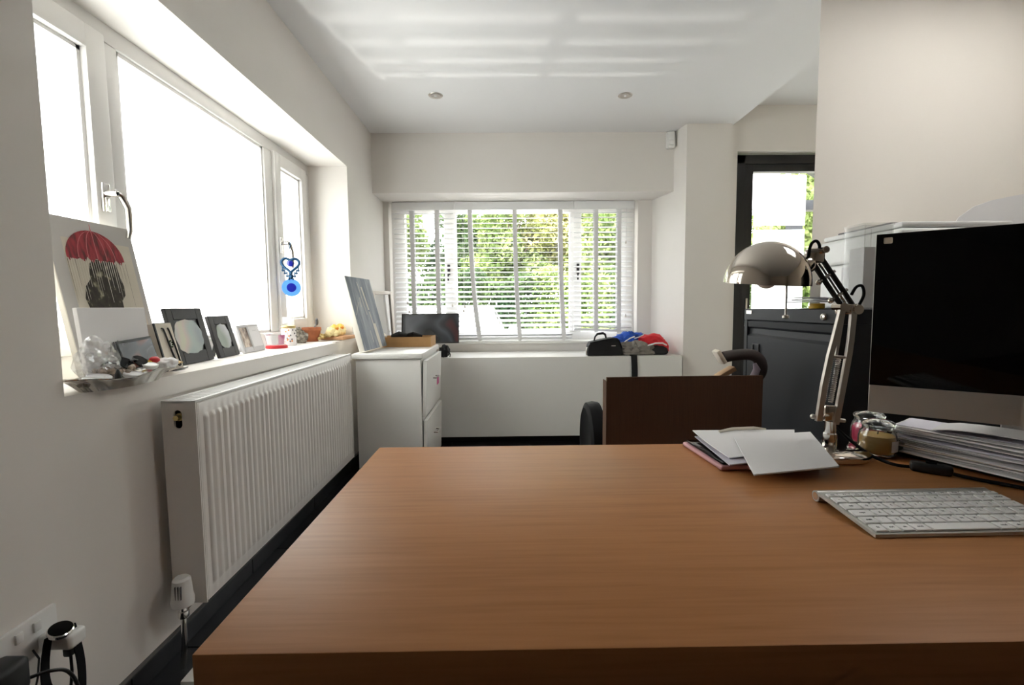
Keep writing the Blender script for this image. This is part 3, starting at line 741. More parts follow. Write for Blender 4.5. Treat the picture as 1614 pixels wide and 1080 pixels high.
part('strap_holes', b, 'nickel', s1)['kind'] = 'stuff'
b = MB(); b.slab(lambda u, v: (-.985+.045*u*u, .962-.05*u+.018*(v-.5), .357-.085*u-.02*math.sin(u*PI)), 10, 2, (.0025, 0, 0)); s2 = part('strap', b, 'rubber', t)
b = MB(); z0 = .262
b.tube([(-.938, .90, z0), (-.938, .924, z0), (-.936, .926, z0-.016), (-.936, .898, z0-.016), (-.938, .90, z0)], .0018, 6); b.tube([(-.938, .912, z0), (-.936, .912, z0-.016)], .0015, 6); part('buckle', b, 'black', s2)
solo('power_cable', MB().tube(smooth([(-.975, .905, .31), (-.955, .93, .305), (-.945, .955, .285), (-.945, .975, .24), (-.955, .99, .18), (-.97, 1.0, .08), (-.95, 1.0, .01)]), .0035, 8).tube([(-1.012, .955, .332), (-.985, .94, .325), (-.97, .92, .30), (-.97, .91, .27)], .002, 6), 'black', 'black cable looping below the wall socket', 'cable', (-.95, 1.0, .005))
solo('flat_box', MB().box(-.86, -.55, 1.16, 1.40, .001, .085, .004), 'white_lacquer', 'white flat box on the floor under the desk corner', 'box', (-.7, 1.28, 0))

# ---- white cabinet beside radiator
CB = thing('shoe_cabinet', 'white two flap cabinet between the radiator and the long bench', 'cabinet', (-.72, 3.08, 0))
b = MB(); b.box(-.895, -.512, 2.765, 3.40, .0, .748, .002, 1); part('body', b, 'white_lacquer', CB)
b = MB(); b.box(-.915, -.498, 2.750, 3.42, .7485, .782, .006, 2); part('top_board', b, 'white_lacquer', CB)
for z0, z1, tl in ((.40, .735, .045), (.04, .375, .03)):
    b = MB(); b.prism([(-.511, z0), (-.490, z0), (-.490+tl*.3, z1), (-.511+tl*.3, z1)], 2.775, 3.39, 'y'); f = part('flap_door', b, 'white_lacquer', CB)
    b = MB(); b.tube([(-.485, 3.03, z1-.14), (-.462, 3.03, z1-.14), (-.462, 3.13, z1-.14), (-.485, 3.13, z1-.14)], .005, 8); part('handle', b, 'chrome', f)
b = MB(); b.box(-.4845, -.4825, 3.20, 3.28, .52, .68); part('sticker', b, 'magenta', CB, label='small pink and white sticker')
b = MB(); b.box(-.4822, -.4812, 3.215, 3.265, .58, .64); part('sticker_picture', b, 'paper', CB)
# grey canvas leaning in the corner on the cabinet
def panel_mx(p0, p1, p2):
    """matrix of a panel: origin p0, x toward p1, y toward p2 (z normal)"""
    x = (Vector(p1)-Vector(p0)).normalized(); y = (Vector(p2)-Vector(p0)); y = (y-x*y.dot(x)).normalized(); z = x.cross(y)
    m_ = Matrix((x, y, z)).transposed().to_4x4(); m_.translation = p0; return m_
CV = thing('canvas_picture', 'slate grey abstract canvas leaning on the white cabinet against the wall', 'picture', (-.89, 3.05, .783))
P = panel_mx((-.845, 2.785, .794), (-.815, 3.195, .794), (-.955, 2.785, 1.248))
Wc, Hc = .40, .46
b = MB(); b.box(0, Wc, 0, Hc, -.035, 0, .003, 2, P); part('stretcher_canvas', b, 'canvas_side', CV)
b = MB(); b.box(.001, Wc-.001, .001, Hc-.001, .0003, .0012, 0, 1, P); pc = part('painted_face', b, 'print_slate', CV)
b = MB()
for (x0, y0, x1, y1, w_) in ((.16, .43, .19, .22, .004), (.21, .40, .24, .25, .010), (.24, .24, .26, .12, .006), (.27, .16, .285, .0, .024), (.17, .12, .18, .04, .003), (.02, .22, .10, .30, .003), (.14, .33, .13, .27, .004)):
    b.add([tuple(P @ Vector(q)) for q in ((x0-w_, y0, .0016), (x0+w_, y0, .0016), (x1+w_, y1, .0016), (x1-w_, y1, .0016))], [(0, 1, 2, 3)])
part('pale_strokes', b, 'print_drip', pc)
FM = thing('framed_mirror', 'small silver framed mirror standing behind the cardboard tray', 'mirror', (-.93, 3.60, .745))
P = panel_mx((-.975, 3.50, .757), (-.86, 3.68, .757), (-1.0, 3.515, 1.19)); Wm, Hm = .20, .42
b = MB()
for a in ((0, .024, 0, Hm), (Wm-.024, Wm, 0, Hm), (.024, Wm-.024, 0, .024), (.024, Wm-.024, Hm-.024, Hm)): b.box(*a, -.02, .004, .002, 1, P)
part('frame', b, 'nickel', FM); b = MB(); b.box(.02, Wm-.02, .02, Hm-.02, -.012, -.008, 0, 1, P); part('mirror_glass', b, 'mirror', FM)
b = MB(); b.box(-.015, Wm+.01, .001, Hm, -.026, -.021, 0, 1, P); part('backing', b, 'frame_dark', FM)
TR = thing('cardboard_tray', 'tan open cardboard tray on the far end of the white cabinet', 'box', (-.75, 3.30, .783))
for a in ((-.995, -.520, 3.20, 3.206, .783, .850), (-.995, -.520, 3.412, 3.418, .783, .850), (-.995, -.989, 3.206, 3.412, .783, .850), (-.526, -.520, 3.206, 3.412, .783, .850)):
    b = MB(); b.box(*a); part('side', b, 'cardboard_tan', TR)
b = MB(); b.box(-.994, -.521, 3.202, 3.416, .783, .788); part('base', b, 'cardboard_tan', TR)
b = MB(); b.ball((-.90, 3.30, .842), .05, 16, 10, (1.2, 1, .75), .5, 7, 3); solo('crumpled_cloth', b, 'paper3', 'crumpled cream cloth in the cardboard tray', 'cloth', (-.90, 3.30, .80))
b = MB(); b.tube([(-.80, 3.28, .846), (-.75, 3.27, .862), (-.70, 3.30, .85), (-.65, 3.27, .862), (-.60, 3.30, .848)], [.02, .025, .02, .022, .015], 10); solo('dark_strap', b, 'fabric_black', 'dark bundled strap lying in the cardboard tray', 'strap', (-.70, 3.28, .82))
b = MB(); b.box(-.86, -.395, 3.72, 3.733, .757, 1.003, .002, 1, Matrix.Translation((0, 0, 0)))
PN = thing('panorama_print', 'wide dark blurred photo print propped in front of the left blind', 'photo', (-.62, 3.78, .757))
Pp = panel_mx((-.862, 3.82, .760), (-.392, 3.82, .760), (-.862, 3.87, 1.0))
b = MB(); b.box(0, .47, 0, .245, -.012, 0, .001, 1, Pp); part('board', b, 'black', PN)
b = MB(); b.box(.012, .462, .010, .236, .0004, .0010, 0, 1, Pp); part('picture', b, 'print_pano', PN)
b = MB(); b.ball((-.475, 3.545, .718), .05, 16, 10, (.8, .8, .9), .5, 6, 9); b.tube([(-.45, 3.515, .735), (-.425, 3.50, .70), (-.43, 3.505, .68)], .004, 6); solo('black_pouch', b, 'fabric_black', 'small black pouch with strap beside the white cabinet on the bench', 'pouch', (-.475, 3.545, .673))

# ---- long bench
BN = thing('storage_bench', 'long white storage bench below the end window', 'bench', (.40, 3.75, 0))
b = MB(); b.box(-.98, 1.318, 3.50, 3.518, .068, .672, .002, 1); part('front_panel', b, 'white_lacquer', BN)
b = MB(); b.prism([(-.98, 3.5185), (1.322, 3.5185), (1.222, 3.97), (-.98, 3.97)], .652, .671); part('seat_board', b, 'white_lacquer', BN)
b = MB(); b.box(-.98, 1.26, 3.60, 3.62, 0, .068); part('plinth', b, 'black', BN)
b = MB(); b.box(-.98, 1.22, 3.95, 3.968, .0, .652); part('back_panel', b, 'white_lacquer', BN)
# bag
BG = thing('laptop_bag', 'small black carry bag with top handle on the bench', 'bag', (.745, 3.59, .672))
b = MB()
b.prism([(.612, .675), (.878, .675), (.872, .74), (.852, .79), (.835, .806), (.80, .808), (.72, .795), (.635, .776), (.618, .75)], 3.535, 3.64, 'y')
part('body', b, 'fabric_black', BG)
b = MB(); b.tube([(.668, 3.585, .785), (.675, 3.583, .815), (.692, 3.582, .836), (.735, 3.582, .842), (.752, 3.582, .832), (.760, 3.585, .803)], [.006, .006, .009, .010, .009, .006], 10); part('handle', b, 'fabric_black', BG)
b = MB(); b.tube([(.625, 3.532, .772), (.70, 3.531, .786), (.80, 3.531, .800), (.845, 3.531, .785), (.868, 3.531, .73)], .003, 6); part('zip', b, 'rubber', BG)
b = MB(); b.box(.790, .822, 3.532, 3.5348, .745, .752, 0, 1, None); part('badge', b, 'nickel', BG, label='small pale badge')
b = MB(); b.tube([(.612, 3.57, .735), (.602, 3.555, .70), (.606, 3.55, .68)], .005, 6); part('side_ring', b, 'nickel', BG)
def lump(c, r, sc, amp, fr, seed, zmin, n=40, m_=24):
    b = MB(); b.ball(c, r, n, m_, sc, 0)
    out = []
    for p in b.v:
        q = Vector(p); d = (q-Vector(c)); k = noise.noise(q*fr+Vector((seed, 1, 2)))*amp+(.25-abs(noise.noise(Vector((q.x, q.y, q.z*2.2))*fr*1.5+Vector((3, seed, 2)))))*amp*1.5
        q = q+d.normalized()*k if d.length > 1e-6 else q
        if q.z < zmin: q.z = zmin
        out.append(tuple(q))
    b.v = out; return b
J = thing('blue_jacket', 'crumpled blue jacket with white piping on the bench behind the bag', 'jacket', (1.0, 3.68, .672))
part('cloth', lump((.985, 3.72, .73), .17, (1.2, .5, .60), .035, 11, 2, .673, 64, 40), 'jean_blue', J)
b = MB(); b.tube([(.885, 3.62, .745), (.915, 3.60, .778), (.95, 3.60, .800), (.985, 3.605, .812)], .0045, 6); b.tube([(.985, 3.61, .797), (1.02, 3.61, .808), (1.055, 3.615, .824)], .0045, 6); part('piping', b, 'paper', J)
J = thing('red_jacket', 'crumpled red jacket with white lining on the bench by the pillar', 'jacket', (1.14, 3.66, .672))
part('cloth', lump((1.135, 3.67, .725), .135, (.95, .62, .76), .022, 10, 5, .673, 64, 40), 'cloth_red', J)
b = MB(); b.tube([(1.07, 3.572, .742), (1.13, 3.558, .762), (1.19, 3.565, .762), (1.225, 3.585, .745)], .006, 8); part('lining_edge', b, 'paper', J)
part('dark_hem', lump((1.165, 3.62, .70), .08, (1.0, .8, .55), .012, 10, 8, .673), 'fabric_black', J)
J = thing('grey_sweater', 'folded grey sweater on the bench right of the black bag', 'clothing', (.97, 3.58, .672))
part('cloth', lump((.965, 3.595, .705), .11, (1.05, .5, .62), .03, 15, 4, .673, 64, 40), 'cloth_grey', J)
part('sleeve', lump((1.055, 3.595, .705), .085, (.95, .55, .70), .024, 15, 14, .673, 64, 40), 'cloth_grey', J)
b = MB(); b.slab(lambda u, v: (.930+.045*v+.004*math.sin(u*3), 3.4985-.010*math.sin(u*PI*.9), .678-.27*u), 10, 2, (0, -.003, 0)); b.box(.930, .975, 3.496, 3.60, .6722, .676)
solo('black_strap', b, 'fabric_black', 'black webbing strap hanging over the bench front', 'strap', (.952, 3.49, .672))

# ================================================================== THINGS ON THE LEFT SILL
S = SILL+.0005
# umbrella canvas
U = thing('umbrella_picture', 'cream canvas print of a couple under a dripping red umbrella', 'picture', (-1.17, 1.42, S))
P = panel_mx((-1.142, 1.272, S+.003), (-1.142, 1.572, S+.003), (-1.228, 1.272, 1.315)); P = P @ Matrix.Rotation(0, 4, 'Z')
Wc, Hc = .292, .466
b = MB(); b.box(0, Wc, 0, Hc, -.018, 0, .002, 1, P); part('canvas', b, 'canvas_side', U)
def poly(mb, pts, z, mx): mb.add([tuple(mx @ Vector((p[0], p[1], z))) for p in pts], [tuple(range(len(pts)))])
b = MB(); poly(b, [(0.001, .001), (Wc-.001, .001), (Wc-.001, Hc-.001), (.001, Hc-.001)], .0005, P); pf = part('print_border', b, 'print_grey', U)
b = MB(); poly(b, [(.04, .001), (Wc-.02, .001), (Wc-.02, Hc-.06), (.04, Hc-.06)], .0008, P); part('print_ground', b, 'print_bg', pf)
uc, uy, ur = .140, .352, .098
seg = [(uc-ur*math.cos(PI*i/20), uy+ur*.86*math.sin(PI*i/20)) for i in range(21)]
low = [(uc+ur-2*ur*i/24, uy+.006*math.sin(i*2.1)-.008*abs(math.sin(i*PI/4))) for i in range(1, 24)]
b = MB(); poly(b, seg+low, .0020, P); part('umbrella', b, 'print_red', pf)
b = MB()
for k in (-.62, -.3, .02, .34, .66):
    q = [(uc+k*ur*math.sin(t), uy+ur*.85*math.cos(t)) for t in [PI/2*i/8 for i in range(9)]]
    poly(b, [(x-.0012, y) for x, y in q]+[(x+.0014, y) for x, y in q[::-1]], .0026, P)
poly(b, [(uc-.002, uy+ur*.85), (uc+.002, uy+ur*.85), (uc+.001, uy+ur*1.05), (uc-.001, uy+ur*1.05)], .0026, P)
part('umbrella_ribs', b, 'print_red2', pf)
fig = [(.100, .10), (.098, .16), (.085, .215), (.095, .245), (.112, .262), (.120, .30), (.135, .315), (.170, .312), (.188, .318), (.205, .305), (.208, .28), (.215, .25), (.212, .225), (.197, .21), (.196, .16), (.194, .10)]
fig = [(uc+(x-.150)*1.12, .10+(y-.10)*1.17) for x, y in fig]
b = MB(); poly(b, fig, .0014, P); part('figures', b, 'print_dark', pf)
b = MB(); rr = random.Random(5)
for k in range(26):
    x = uc-ur*.97+2*ur*.97*k/25; l = rr.uniform(.03, .13); w_ = rr.uniform(.0006, .0016)
    poly(b, [(x-w_, uy-.004), (x+w_, uy-.004), (x+w_*.4, uy-l), (x-w_*.4, uy-l)], .0028, P)
part('drips', b, 'print_drip', pf)['kind'] = 'stuff'
b = MB()
for k in range(18):
    x = uc-ur*1.0+2*ur*1.0*k/17; l = rr.uniform(.05, .15); w_ = .0006
    if abs(x-uc) > .062: poly(b, [(x-w_, uy-.006), (x+w_, uy-.006), (x+w_*.3, uy-l), (x-w_*.3, uy-l)], .0024, P)
part('dark_drips', b, 'print_dark', pf)['kind'] = 'stuff'
# white folded card in front
C_ = thing('white_gift_box', 'flat white box with a scribbled signature in front of the umbrella canvas', 'box', (-1.13, 1.36, S))
P2 = panel_mx((-1.102, 1.240, S+.002), (-1.104, 1.470, S+.002), (-1.122, 1.243, 1.06))
b = MB(); b.box(0, .232, 0, .206, -.012, 0, .001, 1, P2); part('panel', b, 'paper', C_)
b = MB(); b.box(.205, .250, .001, .204, -.016, -.0125, .001, 1, P2); part('flap', b, 'paper4', C_)
b = MB(); q = [(.082, .082), (.086, .100), (.096, .108), (.098, .094), (.090, .082), (.100, .080), (.106, .090), (.104, .106), (.112, .112), (.113, .088), (.118, .074), (.124, .078), (.128, .070), (.134, .076), (.138, .068), (.144, .075), (.149, .069)]
b.tube([tuple(P2 @ Vector((x, y, .0006))) for x, y in q], .0007, 5); part('signature', b, 'legend', C_)
# clear crinkled bag
def crink(c, r, sc, seed, zmin):
    b = MB(); b.ball(c, r, 34, 22, sc); out = []
    for p in b.v:
        q = Vector(p); d = q-Vector(c); n1 = noise.noise(q*28+Vector((seed, 0, 0))); n2 = noise.noise(q*70+Vector((0, seed, 0)))
        q = q+d*(abs(n1)*.55-.18+n2*.14); q.z = max(q.z, zmin); out.append(tuple(q))
    b.v = out; b.sm = [False]*len(b.f); return b
solo('plastic_bag', crink((-1.070, 1.232, .918), .058, (.55, 1.0, 1.05), 3, S+.028), 'clearbag', 'crumpled clear plastic bag on the silver tray', 'plastic bag', (-1.062, 1.232, S+.028))
# silver scalloped tray
TY = thing('silver_tray', 'silver tray with wavy scalloped rim full of trinkets on the sill', 'tray', (-1.036, 1.262, S))
def scal(a, i): return 1+.035*math.sin(a*17)*(1 if i in (2, 3, 4, 5) else 0)
b = MB(); b.lathe([(0, 0), (.085, 0), (.105, .018), (.125, .026), (.1255, .0285), (.104, .0205), (.084, .003), (0, .003)], (0, 0, 0), (0, 0, 1), 136, scal)
b.v = [(x*.57, y*1.38, z+.006*math.sin(y*38)*(1 if z > .015 else 0)+(.004 if z > .015 else 0)) for x, y, z in b.v]
part('dish', b, 'silver', TY, False)
tz = S+.021
def lid(x, y, z, r, tilt, label, g='dishes on the tray', ma='white'):
    b = MB(); b.lathe([(r*.9, 0), (r, .003), (r, .009), (r*.92, .011), (r*.86, .009), (0, .008)], (0, 0, 0), (0, 0, 1), 28)
    b.xf(mx_at((x, y, z), 0, tilt[0], tilt[1])); solo('round_lid', b, ma, label, 'lid', (x, y, z), g)
lid(-1.040, 1.368, tz+.012, .020, (.1, .25), 'small white oval dish lying at the far end of the silver tray')
lid(-1.012, 1.272, tz-.002, .024, (0, .22), 'pale round lid at the front edge of the silver tray', 'dishes on the tray', 'paper2')
lid(-1.030, 1.185, tz+.004, .026, (0, .2), 'pale shallow lid at the near end of the silver tray', 'dishes on the tray', 'paper2')
lid(-1.018, 1.140, tz+.004, .013, (0, .3), 'little white lid at the nearest tip of the silver tray')
b = MB(); rr = random.Random(3)
for k in range(44):
    a = k/44*4*PI; b.ball((-1.055+.022*math.cos(a)+rr.uniform(-.006, .006), 1.265+.05*math.sin(a)+rr.uniform(-.008, .008), tz+.010+.012*rr.random()), .0065, 8, 6)
solo('bead_necklace', b, 'bead', 'heap of brown beads on the silver tray', 'necklace', (-1.055, 1.265, tz))
b = MB(); rr = random.Random(8)
for k in range(26): b.ball((-1.02+rr.uniform(-.012, .012), 1.175+rr.uniform(-.05, .05), tz-.002+.008*rr.random()), .006, 8, 6)
solo('bead_bracelet', b, 'stone', 'grey beads under the pale lids on the silver tray', 'bracelet', (-1.02, 1.175, tz))
SG = thing('sunglasses', 'black sunglasses lying on the silver tray', 'sunglasses', (-1.065, 1.33, tz+.005))
for dy in (-.028, .028):
    b = MB(); b.lathe([(0, -.003), (.022, -.002), (.024, 0), (.022, .002), (0, .003)], (-1.058, 1.335+dy*.9, tz+.030), (.75, .0, .65), 20); part('lens', b, 'screen', SG)
    b = MB(); b.tube([(-1.06, 1.335+dy*1.9, tz+.032), (-1.09, 1.335+dy*1.9, tz+.038), (-1.12, 1.335+dy*1.8, tz+.02)], .0025, 6); part('temple', b, 'black', SG)
b = MB(); b.tube([(-1.058, 1.322, tz+.036), (-1.056, 1.335, tz+.040), (-1.058, 1.348, tz+.036)], .0025, 6); part('bridge', b, 'black', SG)
b = MB(); b.lathe([(.008, 0), (.008, .012), (.003, .026), (0, .028)], (-1.000, 1.208, tz), (0, 0, 1), 12); solo('cone_charm', b, 'black', 'tiny black cone on the front rim of the silver tray', 'ornament', (-1.000, 1.208, tz))
DP = thing('dark_photo_print', 'small dark blurred photo print leaning behind the tray', 'photo', (-1.09, 1.40, S))
P3 = panel_mx((-1.078, 1.332, S+.028), (-1.082, 1.462, S+.036), (-1.098, 1.330, .962))
b = MB(); b.box(0, .134, 0, .086, -.002, 0, 0, 1, P3); part('card', b, 'black', DP); b = MB(); b.box(.003, .131, .003, .078, .0003, .0007, 0, 1, P3); part('picture', b, 'print_d', DP)
b = MB(); b.box(-1.072, -1.045, 1.392, 1.420, S+.045, S+.052, .003, 2, None); b.ball((-1.058, 1.425, S+.056), .010, 10, 8)
TOY = thing('toy_figure', 'small red and yellow toy on the tray in front of the dark print', 'toy', (-1.06, 1.41, S+.035))
bb_ = MB(); bb_.tube([(-1.066, 1.375, S+.050), (-1.060, 1.400, S+.044)], [.006, .005], 8); part('arm', bb_, 'yellow_bright', TOY)
bb_ = MB(); bb_.ball((-1.060, 1.415, S+.050), .013, 12, 8, (1, 1.2, .8)); part('body', bb_, 'red', TOY)
solo('crumpled_tissue', crink((-1.050, 1.455, S+.036), .030, (.8, 1.5, .6), 12, S+.012), 'paper', 'crumpled white tissue between the tray and the gift bag', 'tissue', (-1.05, 1.455, S+.012))
b = MB(); b.box(0, .085, 0, .055, 0, .004, .001, 1, mx_at((-1.075, 1.432, S+.010), math.radians(62), math.radians(8), math.radians(-14))); solo('manila_envelope', b, 'manila', 'small manila envelope sticking out over the ledge by the tray', 'envelope', (-1.055, 1.47, S))
# gift bag with cord handles
GB = thing('gift_bag', 'cream gift bag with black cord handles and round black emblem', 'gift bag', (-1.115, 1.55, S))
P4 = panel_mx((-1.088, 1.505, S+.002), (-1.100, 1.598, S+.002), (-1.118, 1.475, 1.012)); Wg, Hg = .094, .158
b = MB(); b.box(0, Wg, 0, Hg, -.022, 0, .001, 1, P4); part('bag_body', b, 'paper3', GB)
b = MB(); b.box(-.0006, .0045, 0, Hg, -.004, .001, 0, 1, P4); b.box(0, Wg, Hg-.001, Hg+.001, -.003, .0005, 0, 1, P4); b.box(.03, Wg+.004, -.002, .0015, -.02, .012, 0, 1, P4); part('black_trim', b, 'black', GB)
b = MB(); cordp = [(.028, .140), (.036, .135), (.042, .10), (.050, .05), (.062, .018), (.071, .012), (.077, .022), (.074, .07), (.066, .125), (.060, .140)]
b.tube(smooth([tuple(P4 @ Vector((x, y, .004))) for x, y in cordp], 5), .0026, 8); part('cord_handle', b, 'black', GB)
b = MB(); b.add([tuple(P4 @ Vector((.055+.013*math.cos(2*PI*k/24), .086+.013*math.sin(2*PI*k/24), .0035))) for k in range(24)], [tuple(range(24))]); em = part('emblem', b, 'screen', GB)
b = MB()
for cy_ in (.0895, .0825): b.tube([tuple(P4 @ Vector((.056+.0042*math.cos(a), cy_+.0034*math.sin(a), .0046))) for a in [PI*.3+1.5*PI*k/10 for k in range(11)]], .0010, 6)
part('emblem_mark', b, 'paper', em)
# photo frames
def photo_frame(name, label, p0, p1, p2, W_, H_, op, fm, pm, blob=None):
    t = thing(name, label, 'photo frame', ((p0[0]+p1[0])/2-.02, (p0[1]+p1[1])/2, S), 0, 'photo frames on the window sill')
    P_ = panel_mx(p0, p1, p2); x0, x1, y0, y1 = op; d = .014
    b = MB()
    for a in ((0, x0, 0, H_), (x1, W_, 0, H_), (x0, x1, 0, y0), (x0, x1, y1, H_)): b.box(*a, -d, 0, .0015, 1, P_)
    part('frame', b, fm, t); b = MB(); b.box(x0-.003, x1+.003, y0-.003, y1+.003, -d, -.006, 0, 1, P_); part('mount', b, 'black', t)
    b = MB()
    if blob:
        cx_, cy_, rx, ry = blob; rr_ = random.Random(len(label))
        b.add([tuple(P_ @ Vector((cx_+rx*(1+.05*math.sin(k*1.7))*math.copysign(abs(math.cos(a))**.75, math.cos(a)), cy_+ry*(1+.04*math.cos(k*2.3))*math.copysign(abs(math.sin(a))**.75, math.sin(a)), .0006))) for k, a in enumerate([2*PI*k/32 for k in range(32)])], [tuple(range(32))])
    else: b.box(x0, x1, y0, y1, -.0058, -.0052, 0, 1, P_)
    part('photo', b, pm, t)
    b = MB(); b.add([tuple(P_ @ Vector(q)) for q in ((W_*.4, H_*.7, -d), (W_*.6, H_*.7, -d), (W_*.6, .01, -d-.06), (W_*.4, .01, -d-.06))], [(0, 1, 2, 3)]); part('easel_strut', b, fm, t)
    return t, P_
photo_frame('photo_frame', 'larger dark wood photo frame beside the gift bag on the sill', (-1.152, 1.660, S+.002), (-1.172, 1.885, S+.002), (-1.195, 1.63, 1.065), .225, .208, (.035, .185, .045, .165), 'frame_dark', 'print_a', (.100, .100, .084, .064))
photo_frame('photo_frame', 'smaller dark wood photo frame in the middle of the sill', (-1.165, 1.915, S+.002), (-1.185, 2.10, S+.002), (-1.205, 1.87, 1.03), .172, .176, (.035, .137, .040, .14), 'frame_dark', 'print_b', (.080, .088, .050, .052))
t, P_ = photo_frame('photo_frame', 'low white double photo frame with sepia picture on the sill', (-1.175, 2.115, S+.002), (-1.190, 2.335, S+.002), (-1.21, 2.07, .99), .200, .130, (.012, .085, .025, .118), 'paper2', 'print_c')
b = MB(); b.box(.095, .192, .022, .120, -.001, .0008, 0, 1, P_); cc = part('message_card', b, 'paper', t)
b = MB(); b.box(.128, .165, .098, .1015, .0010, .0013, 0, 1, P_); part('printed_line', b, 'paper2', cc)
# pink candle holder box, dotted jar, ornament, pot, board, flowers
PK = thing('pink_gift_tub', 'clear tub with red base and pink panels on the sill', 'tub', (-1.175, 2.40, S))
c = (-1.175, 2.40)
b = MB(); b.lathe([(.050, 0), (.052, .004), (.050, .014), (.046, .016)], (*c, S), (0, 0, 1), 28); part('base', b, 'red', PK)
b = MB(); b.lathe([(.045, .0165), (.056, .075), (.054, .078)], (*c, S), (0, 0, 1), 28); part('cup', b, 'clearbag', PK)
for a0, a1, ma in ((2.6, 3.6, 'magenta'), (3.75, 5.2, 'paper'), (5.35, 6.1, 'magenta')):
    b = MB(); b.grid(lambda u, v: (c[0]+(.042+.008*v)*math.cos(a0+(a1-a0)*u), c[1]+(.042+.008*v)*math.sin(a0+(a1-a0)*u), S+.02+.048*v), 8, 2); part('panel', b, ma, PK)
DJ = thing('dotted_jar', 'tall glass jar with dark and orange dots on the sill', 'jar', (-1.18, 2.60, S))
c = (-1.19, 2.57)
b = MB(); b.lathe([(.034, 0), (.037, .004), (.037, .088), (.033, .096)], (*c, S), (0, 0, 1), 28); part('body', b, 'paper', DJ)
b = MB(); b.lathe([(.0345, .094), (.036, .098), (.036, .108), (.0, .110)], (*c, S), (0, 0, 1), 28); part('lid', b, 'gold', DJ)
rr = random.Random(2)
for ma in ('legend', 'orange'):
    for k in range(9):
        a = rr.uniform(-2.6, .2); z = S+rr.uniform(.012, .085); part('dot', MB().ball((c[0]+.0368*math.cos(a), c[1]+.0368*math.sin(a), z), .0045, 8, 6), ma, DJ)
b = MB(); b.box(-1.235, -1.190, 2.59, 2.635, S+.1105, S+.155, .003)
solo('clear_cube', b, 'clearbag', 'small clear cube standing on the dotted jar', 'ornament', (-1.21, 2.64, S+.1105)) if False else b.xf(Matrix.Translation((.024, -.042, 0)))
solo('clear_cube', b, 'clearbag', 'small clear cube standing on the dotted jar lid', 'ornament', (-1.19, 2.60, S+.1105))
b = lump((-1.20, 2.735, S+.036), .040, (.85, 1.0, 1.0), .014, 40, 6, S+.0005, 28, 18); b.ball((-1.20, 2.715, S+.078), .015, 12, 8, (1, 1, 1.1), .3, 8, 2)
solo('stone_ornament', b, 'stone', 'mottled grey stone ornament between the dotted jar and terracotta pot', 'ornament', (-1.20, 2.735, S))
PT = thing('terracotta_pot', 'terracotta pot with a dark spoon on the sill', 'pot', (-1.19, 2.87, S))
c = (-1.19, 2.87)
b = MB(); b.lathe([(.036, 0), (.046, .03), (.052, .065), (.056, .067), (.056, .085), (.050, .086), (.046, .06), (0, .055)], (*c, S), (0, 0, 1), 32); part('pot', b, 'terracotta', PT)
b = MB(); b.ball((c[0]+.01, c[1]+.060, S+.118), .022, 12, 8, (.35, .7, 1.1)); b.tube([(c[0], c[1]+.02, S+.062), (c[0]+.008, c[1]+.052, S+.105)], .004, 6); part('spoon', b, 'legend', PT)
b = MB(); rr = random.Random(4)
for k in range(16): b.ball((c[0]+.068+rr.uniform(-.012, .012), c[1]+rr.uniform(-.05, .06), S+.012+rr.uniform(0, .03)), rr.uniform(.007, .012), 8, 6, (1, 1, .8), .3, 6, k)
solo('dried_flower_garland', b, 'gold', 'garland of small golden brown dried flowers before the terracotta pot', 'garland', (c[0]+.045, c[1], S))
b = MB(); b.box(-1.16, -1.015, 2.93, 3.13, S+.002, S+.024, .004, 2, None); b.xf(Matrix.Translation((-1.05, 3.0, 0)) @ Matrix.Rotation(math.radians(-6), 4, 'Z') @ Matrix.Translation((1.05, -3.0, 0)))
solo('wooden_board', b, 'wood_light', 'pale wooden board at the far end of the sill', 'board', (-1.05, 3.0, S))
for k, (x, y, lab) in enumerate(((-1.09, 2.955, 'larger yellow and peach flower ornament on the wooden board'), (-1.10, 3.078, 'smaller pale yellow flower ornament at the end of the wooden board'))):
    t = thing('flower_ornament', lab, 'ornament', (x, y, S+.0245), 0, 'yellow flower ornaments on the wooden board')
    b = MB()
    for q in range(9):
        a = 2*PI*q/9; b.ball((x+.026*math.cos(a), y+.036*math.sin(a), S+.050+.010*math.sin(q*2)), .021, 10, 8, (1, 1, 1.1), .25, 7, q)
    part('petals', b, 'yellow_pale', t)
    b = MB(); b.ball((x+.010, y, S+.080), .024, 12, 8, (1, 1.2, .8), .3, 8, 3+k); part('bloom', b, 'yellow', t)
    b = MB(); b.ball((x+.030, y-.012, S+.074), .009, 8, 6); part('centre', b, 'orange', t)
# evil eye charm on the right casement handle
EY = thing('hanging_charm', 'blue glass heart charm with round blue disc hanging from the window handle', 'charm', (-1.205, 2.66, 1.13), math.atan2(-2.66, 1.205)+PI/2)
def heart(s, n=40):
    return [(s*.0625*16*math.sin(2*PI*k/n)**3/16*1.0, s*(13*math.cos(2*PI*k/n)-5*math.cos(4*PI*k/n)-2*math.cos(6*PI*k/n)-math.cos(8*PI*k/n))/16*.0625) for k in range(n)]
zc = .165
